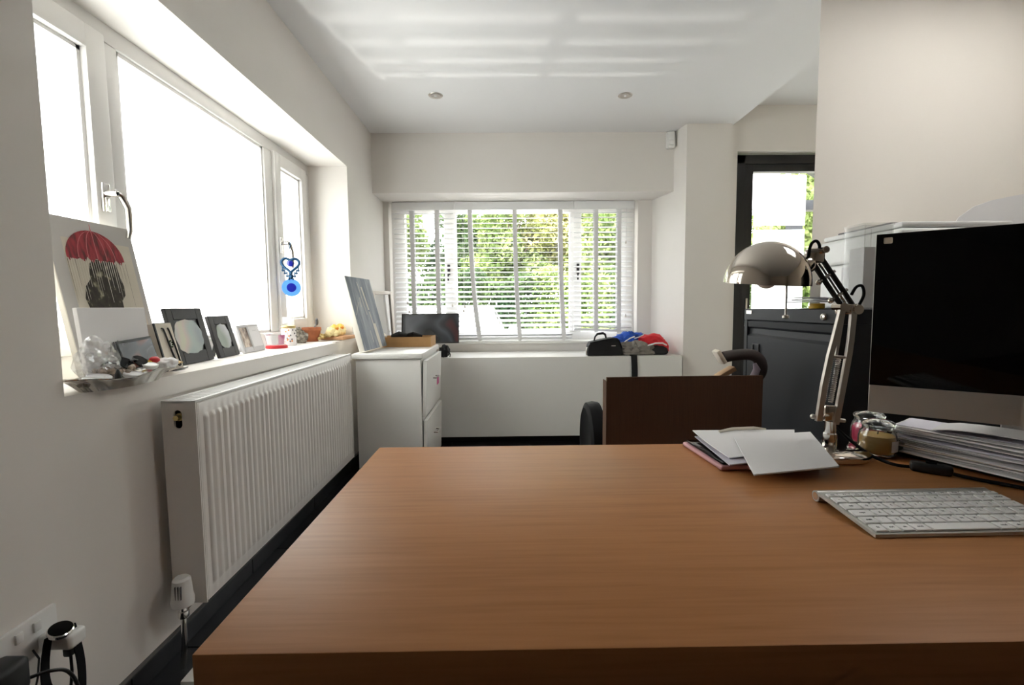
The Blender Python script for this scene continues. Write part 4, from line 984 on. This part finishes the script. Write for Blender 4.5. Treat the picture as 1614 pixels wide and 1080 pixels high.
# local frame: x across, y depth, z up
b = MB(); h = heart(.72); b.tube([(x, 0, z+zc) for x, z in h+h[:2]], .0075, 8, False); part('heart_ring', b, 'teal', EY, False)
b = MB(); b.tube([(0, 0, zc+.030), (0, 0, zc+.075), (.003, 0, zc+.12), (.014, -.01, zc+.16)], .002, 6); part('cord', b, 'teal', EY, False)
b = MB(); b.ball((0, 0, zc+.008), .019, 16, 10, (1, .5, 1)); part('heart_bead', b, 'blue_dark', EY, False)
b = MB()
for s in (-1, 1):
    for k in range(4):
        x = s*(.040-.010*k); z = zc-.014-.013*k; b.tube([(x, 0, z), (x*.98, 0, z-.012-.003*k)], .004, 6); b.ball((x*.98, 0, z-.018-.003*k), .0068, 8, 6)
b.tube([(0, 0, zc-.04), (0, 0, .085)], .006, 6); b.ball((0, 0, .098), .012, 10, 8); b.ball((0, 0, .118), .010, 10, 8)
part('dangling_beads', b, 'teal', EY, False)['kind'] = 'stuff'
b = MB(); b.lathe([(0, -.003), (.047, -.003), (.049, 0), (.047, .003), (0, .003)], (0, 0, .038), (0, 1, 0), 40); dsc = part('glass_disc', b, 'blue_light', EY, False)
b = MB(); b.lathe([(0, -.005), (.023, -.005), (.0245, -.0032), (.0245, .0032), (.023, .005), (0, .005)], (0, 0, .038), (0, 1, 0), 32); part('disc_centre', b, 'blue_dark', dsc, False)

# ================================================================== BEHIND THE DESK
# cardboard sheet
b = MB(); b.box(0, .512, 0, .012, 0, .818, .002, 1)
CS = thing('cardboard_sheet', 'large dark brown cardboard sheet standing upright behind the desk', 'cardboard', (.322, 1.50, .001), math.radians(1.0))
part('outer_liner', MB().box(0, .512, 0, .003, 0, .818), 'cardboard', CS, False); part('core', MB().box(.001, .511, .0032, .0098, .001, .817), 'cardboard_tan', CS, False); part('inner_liner', MB().box(0, .512, .010, .013, 0, .818), 'cardboard', CS, False)
part('fold', MB().box(-.0025, -.0005, 0, .05, 0, .806), 'cardboard', CS, False)
# folded pushchair
PC = thing('folded_pushchair', 'folded pushchair with black wheel and grey foam handle behind the cardboard', 'pushchair', (.55, 1.68, 0))
b = MB(); b.lathe([(.105, -.020), (.130, -.030), (.150, -.022), (.155, 0), (.150, .022), (.130, .030), (.105, .020)], (.318, 1.72, .54), (1, 0, 0), 40); wh = part('wheel', b, 'rubber', PC)
b = MB(); b.lathe([(0, -.012), (.10, -.008), (.106, -.018), (.106, .018), (.10, .008), (0, .012)], (.318, 1.72, .54), (1, 0, 0), 32); part('wheel_rim', b, 'steel_dark', wh)
b = MB(); b.lathe([(.105, -.020), (.130, -.030), (.150, -.022), (.155, 0), (.150, .022), (.130, .030), (.105, .020)], (.40, 1.78, .157), (1, 0, 0), 40); part('wheel', b, 'rubber', PC)
b = MB(); b.lathe([(.105, -.020), (.130, -.030), (.150, -.022), (.155, 0), (.150, .022), (.130, .030), (.105, .020)], (.80, 1.78, .157), (1, 0, 0), 40); part('wheel', b, 'rubber', PC)
b = MB(); b.tube([(.318, 1.72, .54), (.42, 1.72, .54), (.44, 1.74, .35), (.40, 1.78, .157), (.80, 1.78, .157), (.86, 1.72, .45), (.868, 1.66, .72)], .012, 10)
b.tube([(.44, 1.70, .16), (.46, 1.62, .6), (.80, 1.62, .6), (.84, 1.72, .16)], .011, 10); part('tube_frame', b, 'steel_dark', PC)
b = MB(); Yh = 1.62
hp = [(.752, Yh, .868), (.79, Yh, .874), (.84, Yh, .877), (.868, Yh, .868), (.888, Yh+.005, .846), (.893, Yh+.012, .815), (.880, Yh+.03, .77), (.868, Yh+.04, .71)]
b.tube(smooth(hp, 6), .0195, 18); part('foam_grip', b, 'foam', PC)
b = MB(); b.tube([(.858, Yh-.012, .846), (.866, Yh-.012, .826), (.858, Yh-.008, .80), (.84, Yh, .77)], [.006, .012, .013, .012], 12); part('lilac_sleeve', b, 'lilac', PC)
b = MB(); b.box(-.008, .008, -.021, .021, -.026, .026, .004, 2, mx_at((.740, Yh, .870), 0, 0, math.radians(-32))); part('end_cap', b, 'paper3', PC)
b = MB(); b.box(-.035, .035, -.02, .02, -.008, .010, .004, 2, mx_at((.775, Yh+.03, .808), 0, 0, math.radians(-30))); part('buckle', b, 'beads_tan', PC)
# filing cabinet
FC = thing('filing_cabinet', 'dark grey steel filing cabinet with flush drawers behind the lamp', 'filing cabinet', (1.31, 1.68, 0))
X0 = 1.0; Ya, Yb, ZT = 1.41, 1.965, 1.033
b = MB(); b.box(X0+.012, 1.62, Ya, Yb, .03, ZT-.046, .002, 1); b.box(X0, X0+.013, Ya, Ya+.016, .03, ZT-.046); b.box(X0, X0+.013, Yb-.022, Yb, .03, ZT-.046); part('carcass', b, 'steel_dark', FC)
b = MB(); b.box(X0-.002, 1.62, Ya, Yb, ZT-.045, ZT, .002, 1); tb = part('top_cap', b, 'steel_dark', FC)
b = MB(); b.box(X0-.0045, X0-.0015, Yb-.062, Yb-.020, ZT-.021, ZT-.007); part('name_plate', b, 'nickel', tb, label='small pale metal badge')
b = MB(); b.lathe([(0, .010), (.006, .010), (.010, .008), (.0115, .004), (.0115, 0)], (X0-.002, Ya+.055, ZT-.024), (-1, 0, 0), 20); lk = part('lock', b, 'nickel', tb)
b = MB(); b.box(X0-.0128, X0-.0118, Ya+.0535, Ya+.0565, ZT-.028, ZT-.020); part('keyhole', b, 'black', lk)
for z0, z1 in ((.565, ZT-.050), (.06, .553)):
    b = MB(); b.prism([(X0+.002, z0), (X0+.002, z1-.062), (X0+.010, z1-.052), (X0+.011, z1-.030), (X0+.003, z1-.022), (X0+.001, z1), (X0+.012, z1), (X0+.012, z0)], Ya+.018, Yb-.024, 'y'); d = part('drawer_front', b, 'steel_dark', FC)
    b = MB()
    for a in ((Yb-.120, Yb-.114, z1-.155, z1-.095), (Yb-.075, Yb-.069, z1-.155, z1-.095), (Yb-.120, Yb-.069, z1-.160, z1-.155), (Yb-.120, Yb-.069, z1-.095, z1-.090)): b.box(X0-.003, X0+.003, *a)
    part('label_holder', b, 'black', d)
b = MB(); b.box(X0+.03, 1.60, Ya+.02, Yb-.02, 0, .03); part('plinth', b, 'black', FC)
# on top: printer, acrylic stand, sheets, yellow roll, black device
ZC = ZT+.0005
PR = thing('printer', 'white desktop printer on the filing cabinet', 'printer', (1.46, 1.73, ZC))
b = MB(); b.box(1.285, 1.66, 1.535, 1.925, ZC, ZC+.165, .010, 3); part('body', b, 'white', PR)
b = MB(); b.box(1.282, 1.66, 1.532, 1.928, ZC+.168, ZC+.262, .012, 3); part('scanner_unit', b, 'white', PR)
b = MB(); b.box(1.29, 1.66, 1.54, 1.92, ZC+.265, ZC+.283, .006, 2); part('lid', b, 'white', PR)
b = MB(); b.box(1.2835, 1.2865, 1.60, 1.80, ZC+.05, ZC+.155, .001, 1); part('output_slot', b, 'paper2', PR)
b = MB(); b.box(1.13, 1.290, 1.64, 1.86, ZC+.030, ZC+.036, .002, 1); part('output_tray', b, 'paper2', PR)
b = MB(); b.prism([(1.84, 1.12), (1.845, 1.345), (1.885, 1.405), (1.945, 1.448), (2.02, 1.474), (2.24, 1.515), (2.24, 1.12)], 1.9655, 1.9690, 'y'); solo('pinned_paper', b, 'paper', 'white paper sheet on the cream wall above the monitor', 'paper', (2.04, 1.967, 1.12))
b = MB(); b.box(1.30, 1.50, 1.60, 1.85, ZC+.2835, ZC+.290, .001, 1); solo('grey_folder', b, 'legend', 'thin dark folder lying on the printer', 'folder', (1.4, 1.7, ZC+.2835))
AC = thing('acrylic_stand', 'tall clear acrylic brochure box on the cabinet corner', 'acrylic box', (1.16, 1.485, ZC))
x0, x1, y0, y1, hh = 1.088, 1.178, 1.435, 1.52, .255; g = .004
for nm, a in (('wall', (x0, x0+g, y0, y1, 0, hh)), ('wall', (x1-g, x1, y0, y1, 0, hh)), ('wall', (x0+g+.0003, x1-g-.0003, y0, y0+g, 0, hh)), ('wall', (x0+g+.0003, x1-g-.0003, y1-g, y1, 0, hh)), ('base', (x0+g+.0003, x1-g-.0003, y0+g+.0003, y1-g-.0003, 0, g)), ('lid', (x0-.002, x1+.002, y0-.002, y1+.002, hh+.0005, hh+.006))):
    b = MB(); b.box(*a[:4], ZC+a[4], ZC+a[5]); part(nm, b, 'acrylic', AC)
b = MB(); b.box(x0+.012, x1-.03, y0+.012, y1-.012, ZC+.005, ZC+.19); solo('leaflet_stack', b, 'paper2', 'pale leaflets standing inside the clear acrylic box', 'leaflets', (1.12, 1.48, ZC+.005))
b = MB(); b.lathe([(.020, 0), (.024, .001), (.024, .018), (.020, .019), (.020, 0)], (1.105, 1.665, ZC), (0, 0, 1), 28); solo('yellow_tape_roll', b, 'yellow_bright', 'yellow tape roll on the filing cabinet', 'tape', (1.105, 1.665, ZC))
for k, (z, r_, lab) in enumerate(((.022, 8, 'lower loose white sheet jutting out on the yellow tape roll'), (.036, -5, 'upper loose white sheet jutting out on the yellow tape roll'))):
    b = MB(); b.slab(lambda u, v: (-.10+.20*u, -.07+.14*v, .004*math.sin(u*3+k)), 6, 3, (0, 0, .0012)); b.xf(mx_at((1.095, 1.67, ZC+z), math.radians(r_))); solo('loose_sheet', b, 'paper', lab, 'paper', (1.095, 1.67, ZC+z), 'loose sheets on the filing cabinet')
DV = thing('black_gadget', 'small black gadget with silver trim behind the monitor edge', 'gadget', (1.225, 1.465, ZC))
part('body', MB().box(1.19, 1.28, 1.43, 1.50, ZC, ZC+.05, .006, 2), 'black', DV); part('trim', MB().box(1.188, 1.282, 1.428, 1.502, ZC+.018, ZC+.023, .001, 1), 'nickel', DV)

# ================================================================== DESK AND WHAT STANDS ON IT
DZ = .73
DK = thing('desk', 'wide oak veneer desk with thick top in the foreground', 'desk', (.45, .74, 0))
b = MB(); b.box(-.296, 1.16, .416, 1.062, DZ-.052, DZ, .0015, 2); part('table_top', b, 'wood', DK)
b = MB(); b.box(-.292, -.240, .44, 1.05, 0, DZ-.0525, .0015, 1); part('side_panel', b, 'wood', DK)
b = MB(); b.box(1.104, 1.156, .44, 1.05, 0, DZ-.0525, .0015, 1); part('side_panel', b, 'wood', DK)
b = MB(); b.box(-.240, 1.104, 1.00, 1.02, .30, DZ-.0525); part('back_panel', b, 'wood', DK)
D = DZ+.0005
# all-in-one computer
IM = thing('desktop_monitor', 'all in one computer with black glass screen and silver chin', 'computer', (.955, .79, D), math.radians(-37.5))
# local: x right along the screen, y away from viewer, z up
wI, zb, zt, ch = .528, .097, .458, .056
b = MB(); hI = zt-zb
def back(u, v):
    x = (u-.5)*wI; z = zb+hI*v; k = max(0, 1-abs(2*u-1)**2.5)*max(0, 1-abs(2*v-1)**2.5); return (x, .006+.045*k, z)
b.grid(back, 24, 18); b.box(-wI/2, wI/2, 0, .006, zb, zt, .0015, 2); part('housing', b, 'alu', IM, False)
b = MB(); b.box(-wI/2+.0005, wI/2-.0005, -.0022, -.0002, zb+ch, zt-.0005, .0008, 2); sc_ = part('screen_glass', b, 'screen', IM, False)
b = MB(); b.box(-wI/2+.012, -wI/2+.026, -.0036, -.0024, zt-.020, zt-.008, .002, 2); part('corner_sticker', b, 'paper3', sc_, False, label='small pale sticker')
b = MB(); b.box(-wI/2+.0005, wI/2-.0005, -.0020, -.0002, zb, zb+ch-.0004, .0006, 1); part('chin', b, 'alu', IM, False)
b = MB(); b.prism([(.048, .25), (.118, .25), (.122, .006), (.215, .006), (.215, 0), (.112, 0), (.110, .235), (.048, .235)], -.05, .05, 'x'); part('stand', b, 'alu', IM, False)
# keyboard
KB = thing('keyboard', 'slim silver keyboard with white keys on the desk', 'keyboard', (.500, .613, D), math.radians(.6))
KW, KD = .281, .131
tilt = math.atan2(.0125, KD)
def kz(y): return .0052+math.tan(tilt)*y
b = MB(); b.prism([(0, .0005), (KD-.012, kz(KD-.012)-.0045), (KD-.012, kz(KD-.012)), (0, kz(0))], 0, KW, 'x'); part('plate', b, 'keybed', KB, False)
b = MB(); b.cyl((0, KD-.008, kz(KD)-.0089), (KW, KD-.008, kz(KD)-.0089), .0088, 24); rl = part('battery_tube', b, 'alu', KB, False)
b = MB(); b.cyl((-.0006, KD-.008, kz(KD)-.0089), (.0, KD-.008, kz(KD)-.0089), .0062, 20); part('tube_cap', b, 'chrome', rl, False)
U_ = .01905; gap = .0028; mcache = {}
def key(x, y, wu, hh, ch_=None):
    wk = wu*U_-gap; key_ = (round(wk, 5), round(hh, 5))
    if key_ not in mcache:
        b = MB(); b.box(0, wk, 0, hh, 0, .0030, .0007, 1); mcache[key_] = b.mesh('key', 'key')
    o = link(bpy.data.objects.new('key', mcache[key_]), KB); o.location = (x, y, kz(y)+.0002); o.rotation_euler = (tilt, 0, 0)
    if ch_: text_part('legend', ch_, .0052, Matrix.Translation((wk/2, hh/2, .0032)), 'legend', o, .0001)
ox = .0035; kh = U_-gap; fy = .0045
rows = [([1, 1, 1, 1.25, 5, 1.25, 1, 1, 1, 1], ['fn', 'ctrl', 'alt', 'cmd', None, 'cmd', 'alt', '<', None, '>']),
        ([1.25]+[1]*11+[2.25], ['shift', '`']+list('ZXCVBNM,./')+['shift']),
        ([1.75]+[1]*11+[1.75], ['caps']+list("ASDFGHJKL;'")+['return']),
        ([1.5]+[1]*13, ['tab']+list('QWERTYUIOP[]')+['\\']),
        ([1]*13+[1.5], list('~1234567890-=')+['delete'])]
for r_, (ws, ls) in enumerate(rows):
    x = ox
    for wu, c_ in zip(ws, ls):
        key(x+gap/2, fy+r_*U_, wu, kh, c_); x += wu*U_
x = ox
for k in range(14):
    key(x+gap/2, fy+5*U_, 14.5/14, .0085, 'esc' if k == 0 else ('F%d' % k if k < 13 else '^')); x += 14.5/14*U_
# pink tablet case with papers
TB = thing('tablet_case', 'pink edged tablet case under the letters on the desk', 'tablet case', (.50, .97, D))
Rz = math.radians(-3)
corner = [(.418, 1.050), (.405, .900), (.430, .868), (.60, .90), (.645, 1.035)]
b = MB(); b.box(0, .185, 0, .17, 0, .009, .004, 3, mx_at((.410, .878, D), math.radians(4))); part('cover', b, 'pinkcase', TB)
b = MB(); b.box(.006, .179, .006, .164, .0095, .015, .002, 2, mx_at((.410, .878, D), math.radians(4))); part('tablet', b, 'screen', TB)
def sheet(name, pts, th, ma, label, cat='paper', group=None, bend=0, flip=0):
    """quad of corner points (front-left, front-right, back-right, back-left)"""
    a, b_, c_, d_ = [Vector(p) for p in pts]
    def fn(u, v):
        p = (a*(1-u)+b_*u)*(1-v)+(d_*(1-u)+c_*u)*v; p = p+Vector((0, 0, bend*math.sin(PI*u)*math.sin(PI*v)+flip*v**3)); return p
    m_ = MB(); m_.slab(fn, 8, 8, (0, 0, th)); c0_ = sum(([a, b_, c_, d_]), Vector())/4
    return solo(name, m_, ma, label, cat, tuple(c0_), group)
sheet('folded_letter', [(.418, .862, D+.0165), (.56, .90, D+.0165), (.605, 1.05, D+.020), (.425, 1.045, D+.020)], .002, 'paper4', 'lilac tinted folded paper directly on the tablet case', 'paper')
sheet('letter', [(.430, .888, D+.0215), (.585, .93, D+.022), (.655, 1.048, D+.026), (.420, 1.045, D+.028)], .0018, 'paper', 'white letter with curled back edge on the tablet case', 'paper', None, .003, .006)
b = MB(); b.tube([(.474, 1.030, D+.036), (.51, 1.042, D+.0385), (.56, 1.044, D+.0395), (.585, 1.040, D+.038)], [.003, .004, .004, .002], 8, flat=.6); solo('curled_slip', b, 'paper3', 'thin curled paper slip on the back of the letter', 'paper', (.53, 1.04, D+.034))
sheet('envelope', [(.4336, .8036, D+.018), (.612, .841, D+.018), (.672, 1.018, D+.034), (.487, .990, D+.034)], .0026, 'paper', 'white envelope lying on top and jutting forward over the desk', 'envelope')
# lamp
LP = thing('desk_lamp', 'polished nickel work lamp with dome shade and jointed arms', 'lamp', (.682, .985, D))
lx, ly = .684, .972
b = MB(); b.lathe([(.078, 0), (.080, .003), (.079, .012), (.072, .016), (.02, .019), (0, .019)], (.682, .980, D), (0, 0, 1), 48); part('base', b, 'nickel_shiny', LP)
b = MB(); b.lathe([(.013, .018), (.013, .045), (.0105, .048), (.0105, .072), (0, .073)], (lx, ly, D), (0, 0, 1), 24); part('stem', b, 'chrome', LP)
zp = D+.078
b = MB(); b.tube([(lx-.036, ly, zp+.004), (lx+.030, ly, zp-.006)], .0042, 10); b.ball((lx-.038, ly, zp+.004), .0055, 10, 8); part('lower_pivot_bar', b, 'nickel', LP)
b = MB(); b.box(lx-.016, lx+.012, ly-.006, ly+.006, zp-.006, zp+.028, .003); part('pivot_bracket', b, 'nickel_shiny', LP)
def flatbar(pts, w_, th):
    b = MB(); n = len(pts); vs = []
    for i, p in enumerate(pts):
        for (sx, sy) in ((-1, -1), (1, -1), (1, 1), (-1, 1)): vs.append((p[0]+sx*w_/2, p[1]+sy*th/2, p[2]))
    fs = [(i*4+k, i*4+(k+1) % 4, (i+1)*4+(k+1) % 4, (i+1)*4+k) for i in range(n-1) for k in range(4)]+[(0, 3, 2, 1), tuple(4*(n-1)+k for k in range(4))]
    b.add(vs, fs); return b
part('lower_arm_bar', flatbar([(lx-.030, ly-.006, zp-.004), (lx-.022, ly-.006, zp+.07), (lx-.011, ly-.006, zp+.135), (lx-.004, ly-.006, zp+.165), (lx+.011, ly-.006, 1.045)], .0115, .008), 'nickel', LP)
part('lower_arm_bar', flatbar([(lx+.006, ly-.006, zp-.012), (lx+.018, ly-.006, zp+.07), (lx+.027, ly-.006, zp+.135), (lx+.030, ly-.006, zp+.165), (lx+.034, ly-.006, 1.045)], .0115, .008), 'nickel', LP)
part('lower_arm_bar', flatbar([(lx+.010, ly+.008, zp+.13), (lx+.024, ly+.008, 1.045)], .006, .006), 'nickel', LP)
b = MB(); b.tube([(lx-.016, ly-.004, zp+.133), (lx+.028, ly-.004, zp+.129)], .003, 8); part('cross_pin', b, 'nickel', LP)
for dx in (-.012, .004):
    b = MB(); a0 = Vector((lx+dx-.006, ly, zp+.034)); a1 = Vector((lx+dx+.008, ly, zp+.128)); pts = []
    for k in range(150):
        t_ = k/149; a = t_*2*PI*24; pts.append(a0.lerp(a1, t_)+Vector((math.cos(a)*.0042, math.sin(a)*.0042, 0)))
    b.tube(pts, .0011, 5); part('spring', b, 'nickel', LP)
e0 = Vector((lx+.030, ly, 1.038)); e1 = Vector((.634, ly, 1.150)); dv = (e1-e0).normalized(); nv = Vector((dv.z, 0, -dv.x))
b = MB(); b.cyl((e0.x-.022, ly-.014, e0.z+.006), (e0.x-.022, ly+.014, e0.z+.006), .008, 16); b.cyl((e0.x+.008, ly-.016, e0.z), (e0.x+.008, ly+.016, e0.z), .010, 16); b.box(e0.x-.026, e0.x+.014, ly-.009, ly+.009, e0.z-.010, e0.z+.012, .003); part('elbow_joint', b, 'nickel_shiny', LP)
for s, nm in ((-1, 'upper_arm_bar'), (1, 'upper_arm_bar')):
    b = MB(); o_ = nv*(.010*s); b.tube([e0+o_, e1+o_], .0052, 8); part(nm, b, 'black', LP)
b = MB(); b.tube([e0.lerp(e1, .12), e0.lerp(e1, .85)], .0022, 8); part('upper_rod', b, 'chrome', LP)
for q in (.28, .62):
    b = MB(); p = e0.lerp(e1, q); b.tube([p-nv*.022, p+nv*.018], .0035, 8); b.ball(p-nv*.022, .006, 10, 8); part('clamp', b, 'nickel_shiny', LP)
b = MB(); b.box(e1.x-.014, e1.x+.018, ly-.011, ly+.011, e1.z-.016, e1.z+.014, .004); b.cyl((e1.x+.014, ly-.018, e1.z+.010), (e1.x+.014, ly+.018, e1.z+.010), .007, 16); b.tube([(e1.x-.004, ly, e1.z-.01), (.612, ly, 1.128)], .006, 10); b.ball((e1.x-.012, ly, e1.z-.006), .011, 12, 8); part('head_joint', b, 'nickel_shiny', LP)
b = MB(); b.tube(smooth([(.618, ly-.01, 1.115), (.617, ly-.01, 1.150), (.622, ly-.01, 1.172), (.632, ly-.01, 1.178), (.640, ly-.008, 1.168), (.640, ly-.006, 1.150)]), .003, 8)
part('cord_loop', b, 'rubber', LP); b = MB(); b.tube(smooth([(e0.x-.004, ly-.008, e0.z+.03), (e0.x+.004, ly-.01, e0.z+.046), (e0.x+.016, ly-.01, e0.z+.048), (e0.x+.022, ly-.008, e0.z+.03), (e0.x+.014, ly-.006, e0.z+.008)]), .003, 8); part('cord_loop', b, 'rubber', LP)
# dome
R_ = .0815; dc = Vector((.537, ly, 1.0925)); axd = Vector((.04, -.10, 1)).normalized()
prof = [(R_*math.cos(a), R_*1.06*math.sin(a)) for a in [PI/2*i/20 for i in range(21)]]
inner = [((R_-.0018)*math.cos(a), (R_-.0018)*1.05*math.sin(a)) for a in [PI/2*i/20 for i in range(20, -1, -1)]]
b = MB(); b.lathe([(max(r, 0), z) for r, z in prof], dc, axd, 64); part('dome_shade', b, 'nickel_shiny', LP)
b = MB(); b.lathe([(max(r, 0), z) for r, z in inner], dc, axd, 64); part('shade_lining', b, 'nickel', LP)
b = MB(); b.lathe([(.014, 0), (.016, -.02), (.016, -.05)], dc+axd*.07, axd, 20); b.ball(dc+axd*.012, .022, 16, 10); part('bulb', b, 'paper2', LP)
b = MB(); b.lathe([(.016, 0), (.019, .003), (.017, .014), (.010, .022), (0, .022)], dc+axd*.035+Vector((.072, 0, .0)), (.9, 0, .35), 24); part('shade_collar', b, 'nickel_shiny', LP)
b = MB(); b.tube([dc+Vector((.036, -.012, .02)), dc+Vector((.036, -.012, -.068))], .0022, 8); b.lathe([(.003, .004), (.0065, .002), (.0065, -.002), (.003, -.004)], dc+Vector((.036, -.012, -.068)), (0, 0, 1), 14); part('switch_stem', b, 'nickel', LP)
# lamp cord with inline switch
b = MB(); b.tube(smooth([(.706, .985, D+.055), (.725, .965, D+.03), (.742, .93, D+.010), (.755, .89, D+.005), (.776, .872, D+.006)]), .0033, 8); b.tube(smooth([(.815, .838, D+.006), (.835, .815, D+.004), (.88, .765, D+.004), (.93, .70, D+.004), (1.0, .62, D+.004), (1.1, .56, D+.004)]), .0033, 8)
part('power_lead', b, 'rubber', LP, label='black power lead with inline switch'); b = MB(); b.box(-.031, .031, -.011, .011, 0, .019, .006, 3, mx_at((.796, .855, D), math.radians(-37))); isw = part('inline_switch', b, 'black', LP)
b = MB(); b.box(-.008, .008, -.006, .006, .0185, .021, .002, 2, mx_at((.796, .855, D), math.radians(-37))); part('rocker', b, 'rubber', isw)
# candle jars
def candle(x, y, s, wax, label):
    t = thing('candle_jar', label, 'candle', (x, y, D), 0, 'candles in glass jars beside the lamp')
    b = MB(); b.lathe([(0, 0), (.027*s, 0), (.034*s, .004), (.036*s, .014), (.036*s, .040*s), (.033*s, .052*s), (.029*s, .058*s), (.029*s, .066*s), (.0265*s, .066*s), (.0265*s, .058*s), (.031*s, .050*s), (.0335*s, .038*s), (.0335*s, .014), (.0315*s, .007), (0, .006)], (0, 0, 0), (0, 0, 1), 36); part('jar', b, 'glass', t, False)
    b = MB(); b.lathe([(0, .0072), (.0305*s, .0074), (.0329*s, .0142), (.0329*s, .038*s), (.0318*s, .045*s), (0, .0452*s)], (0, 0, 0), (0, 0, 1), 32); wx = part('wax', b, wax, t, False)
    b = MB(); b.tube([(0, 0, .045*s), (.001, 0, .053*s)], .001, 5); part('wick', b, 'black', wx, False)
    b = MB(); b.lathe([(0, .060*s), (.025*s, .060*s), (.0255*s, .0667*s), (.031*s, .0667*s), (.032*s, .071*s), (.028*s, .076*s), (.014*s, .080*s), (0, .081*s)], (0, 0, 0), (0, 0, 1), 36); part('lid', b, 'glass', t, False)
    b = MB(); b.grid(lambda u, v: (.0368*s*math.cos(-1.5+1.3*u), .0368*s*math.sin(-1.5+1.3*u), .014+.024*s*v), 8, 2); part('label_sticker', b, 'paper2', t, False)
candle(.782, .967, .95, 'wax_yellow', 'yellow candle in a lidded glass jar beside the monitor')
candle(.820, 1.040, .95, 'wax_pink', 'pink candle in a lidded glass jar behind the yellow one')
# paper pile under the monitor
PA = math.radians(-61)
b = MB(); b.box(0, .34, 0, .104, 0, .010, .003, 2, mx_at((.812, .985, D), PA)); solo('black_binder', b, 'black', 'black binder at the bottom of the paper pile under the monitor', 'binder', (.90, .90, D))
b = MB(); b.box(0, .03, 0, .035, .0, .006, .001, 1, mx_at((.822, 1.004, D), PA)); solo('yellow_note_pad', b, 'yellow_bright', 'small yellow note block poking out beside the paper pile', 'note pad', (.83, 1.0, D))
rr = random.Random(21); mats = ['paper', 'paper2', 'paper', 'paper4', 'paper3', 'paper', 'paper2', 'paper']
z = D+.0105
for k in range(20):
    a = PA+math.radians(rr.uniform(-8, 8)); th = rr.choice([.0008, .0012, .002, .0028])
    m_ = MB(); cl = rr.uniform(0, .006)
    px, py = .822+rr.uniform(-.016, .012), .970+rr.uniform(-.026, .014)
    m_.slab(lambda u, v: (.32*u, -.004+.096*v, 0), 2, 1, (0, 0, th)); m_.xf(mx_at((px, py, z), a, 0, 0))
    solo('paper_sheet', m_, mats[k % 8], 'sheet in the loose pile of papers under the monitor', 'paper', (px, py, z), 'paper pile under the monitor'); z += th+.0012
m_ = MB(); m_.slab(lambda u, v: (.26*u, -.012+.085*v, .020*max(0, (u-.02))**.5*(1-u)*1.2), 10, 4, (0, 0, .0012)); m_.xf(mx_at((.848, .912, z), PA+math.radians(6)))
solo('folded_leaflet', m_, 'paper2', 'bowed grey leaflet on top of the paper pile', 'leaflet', (.848, .912, z))
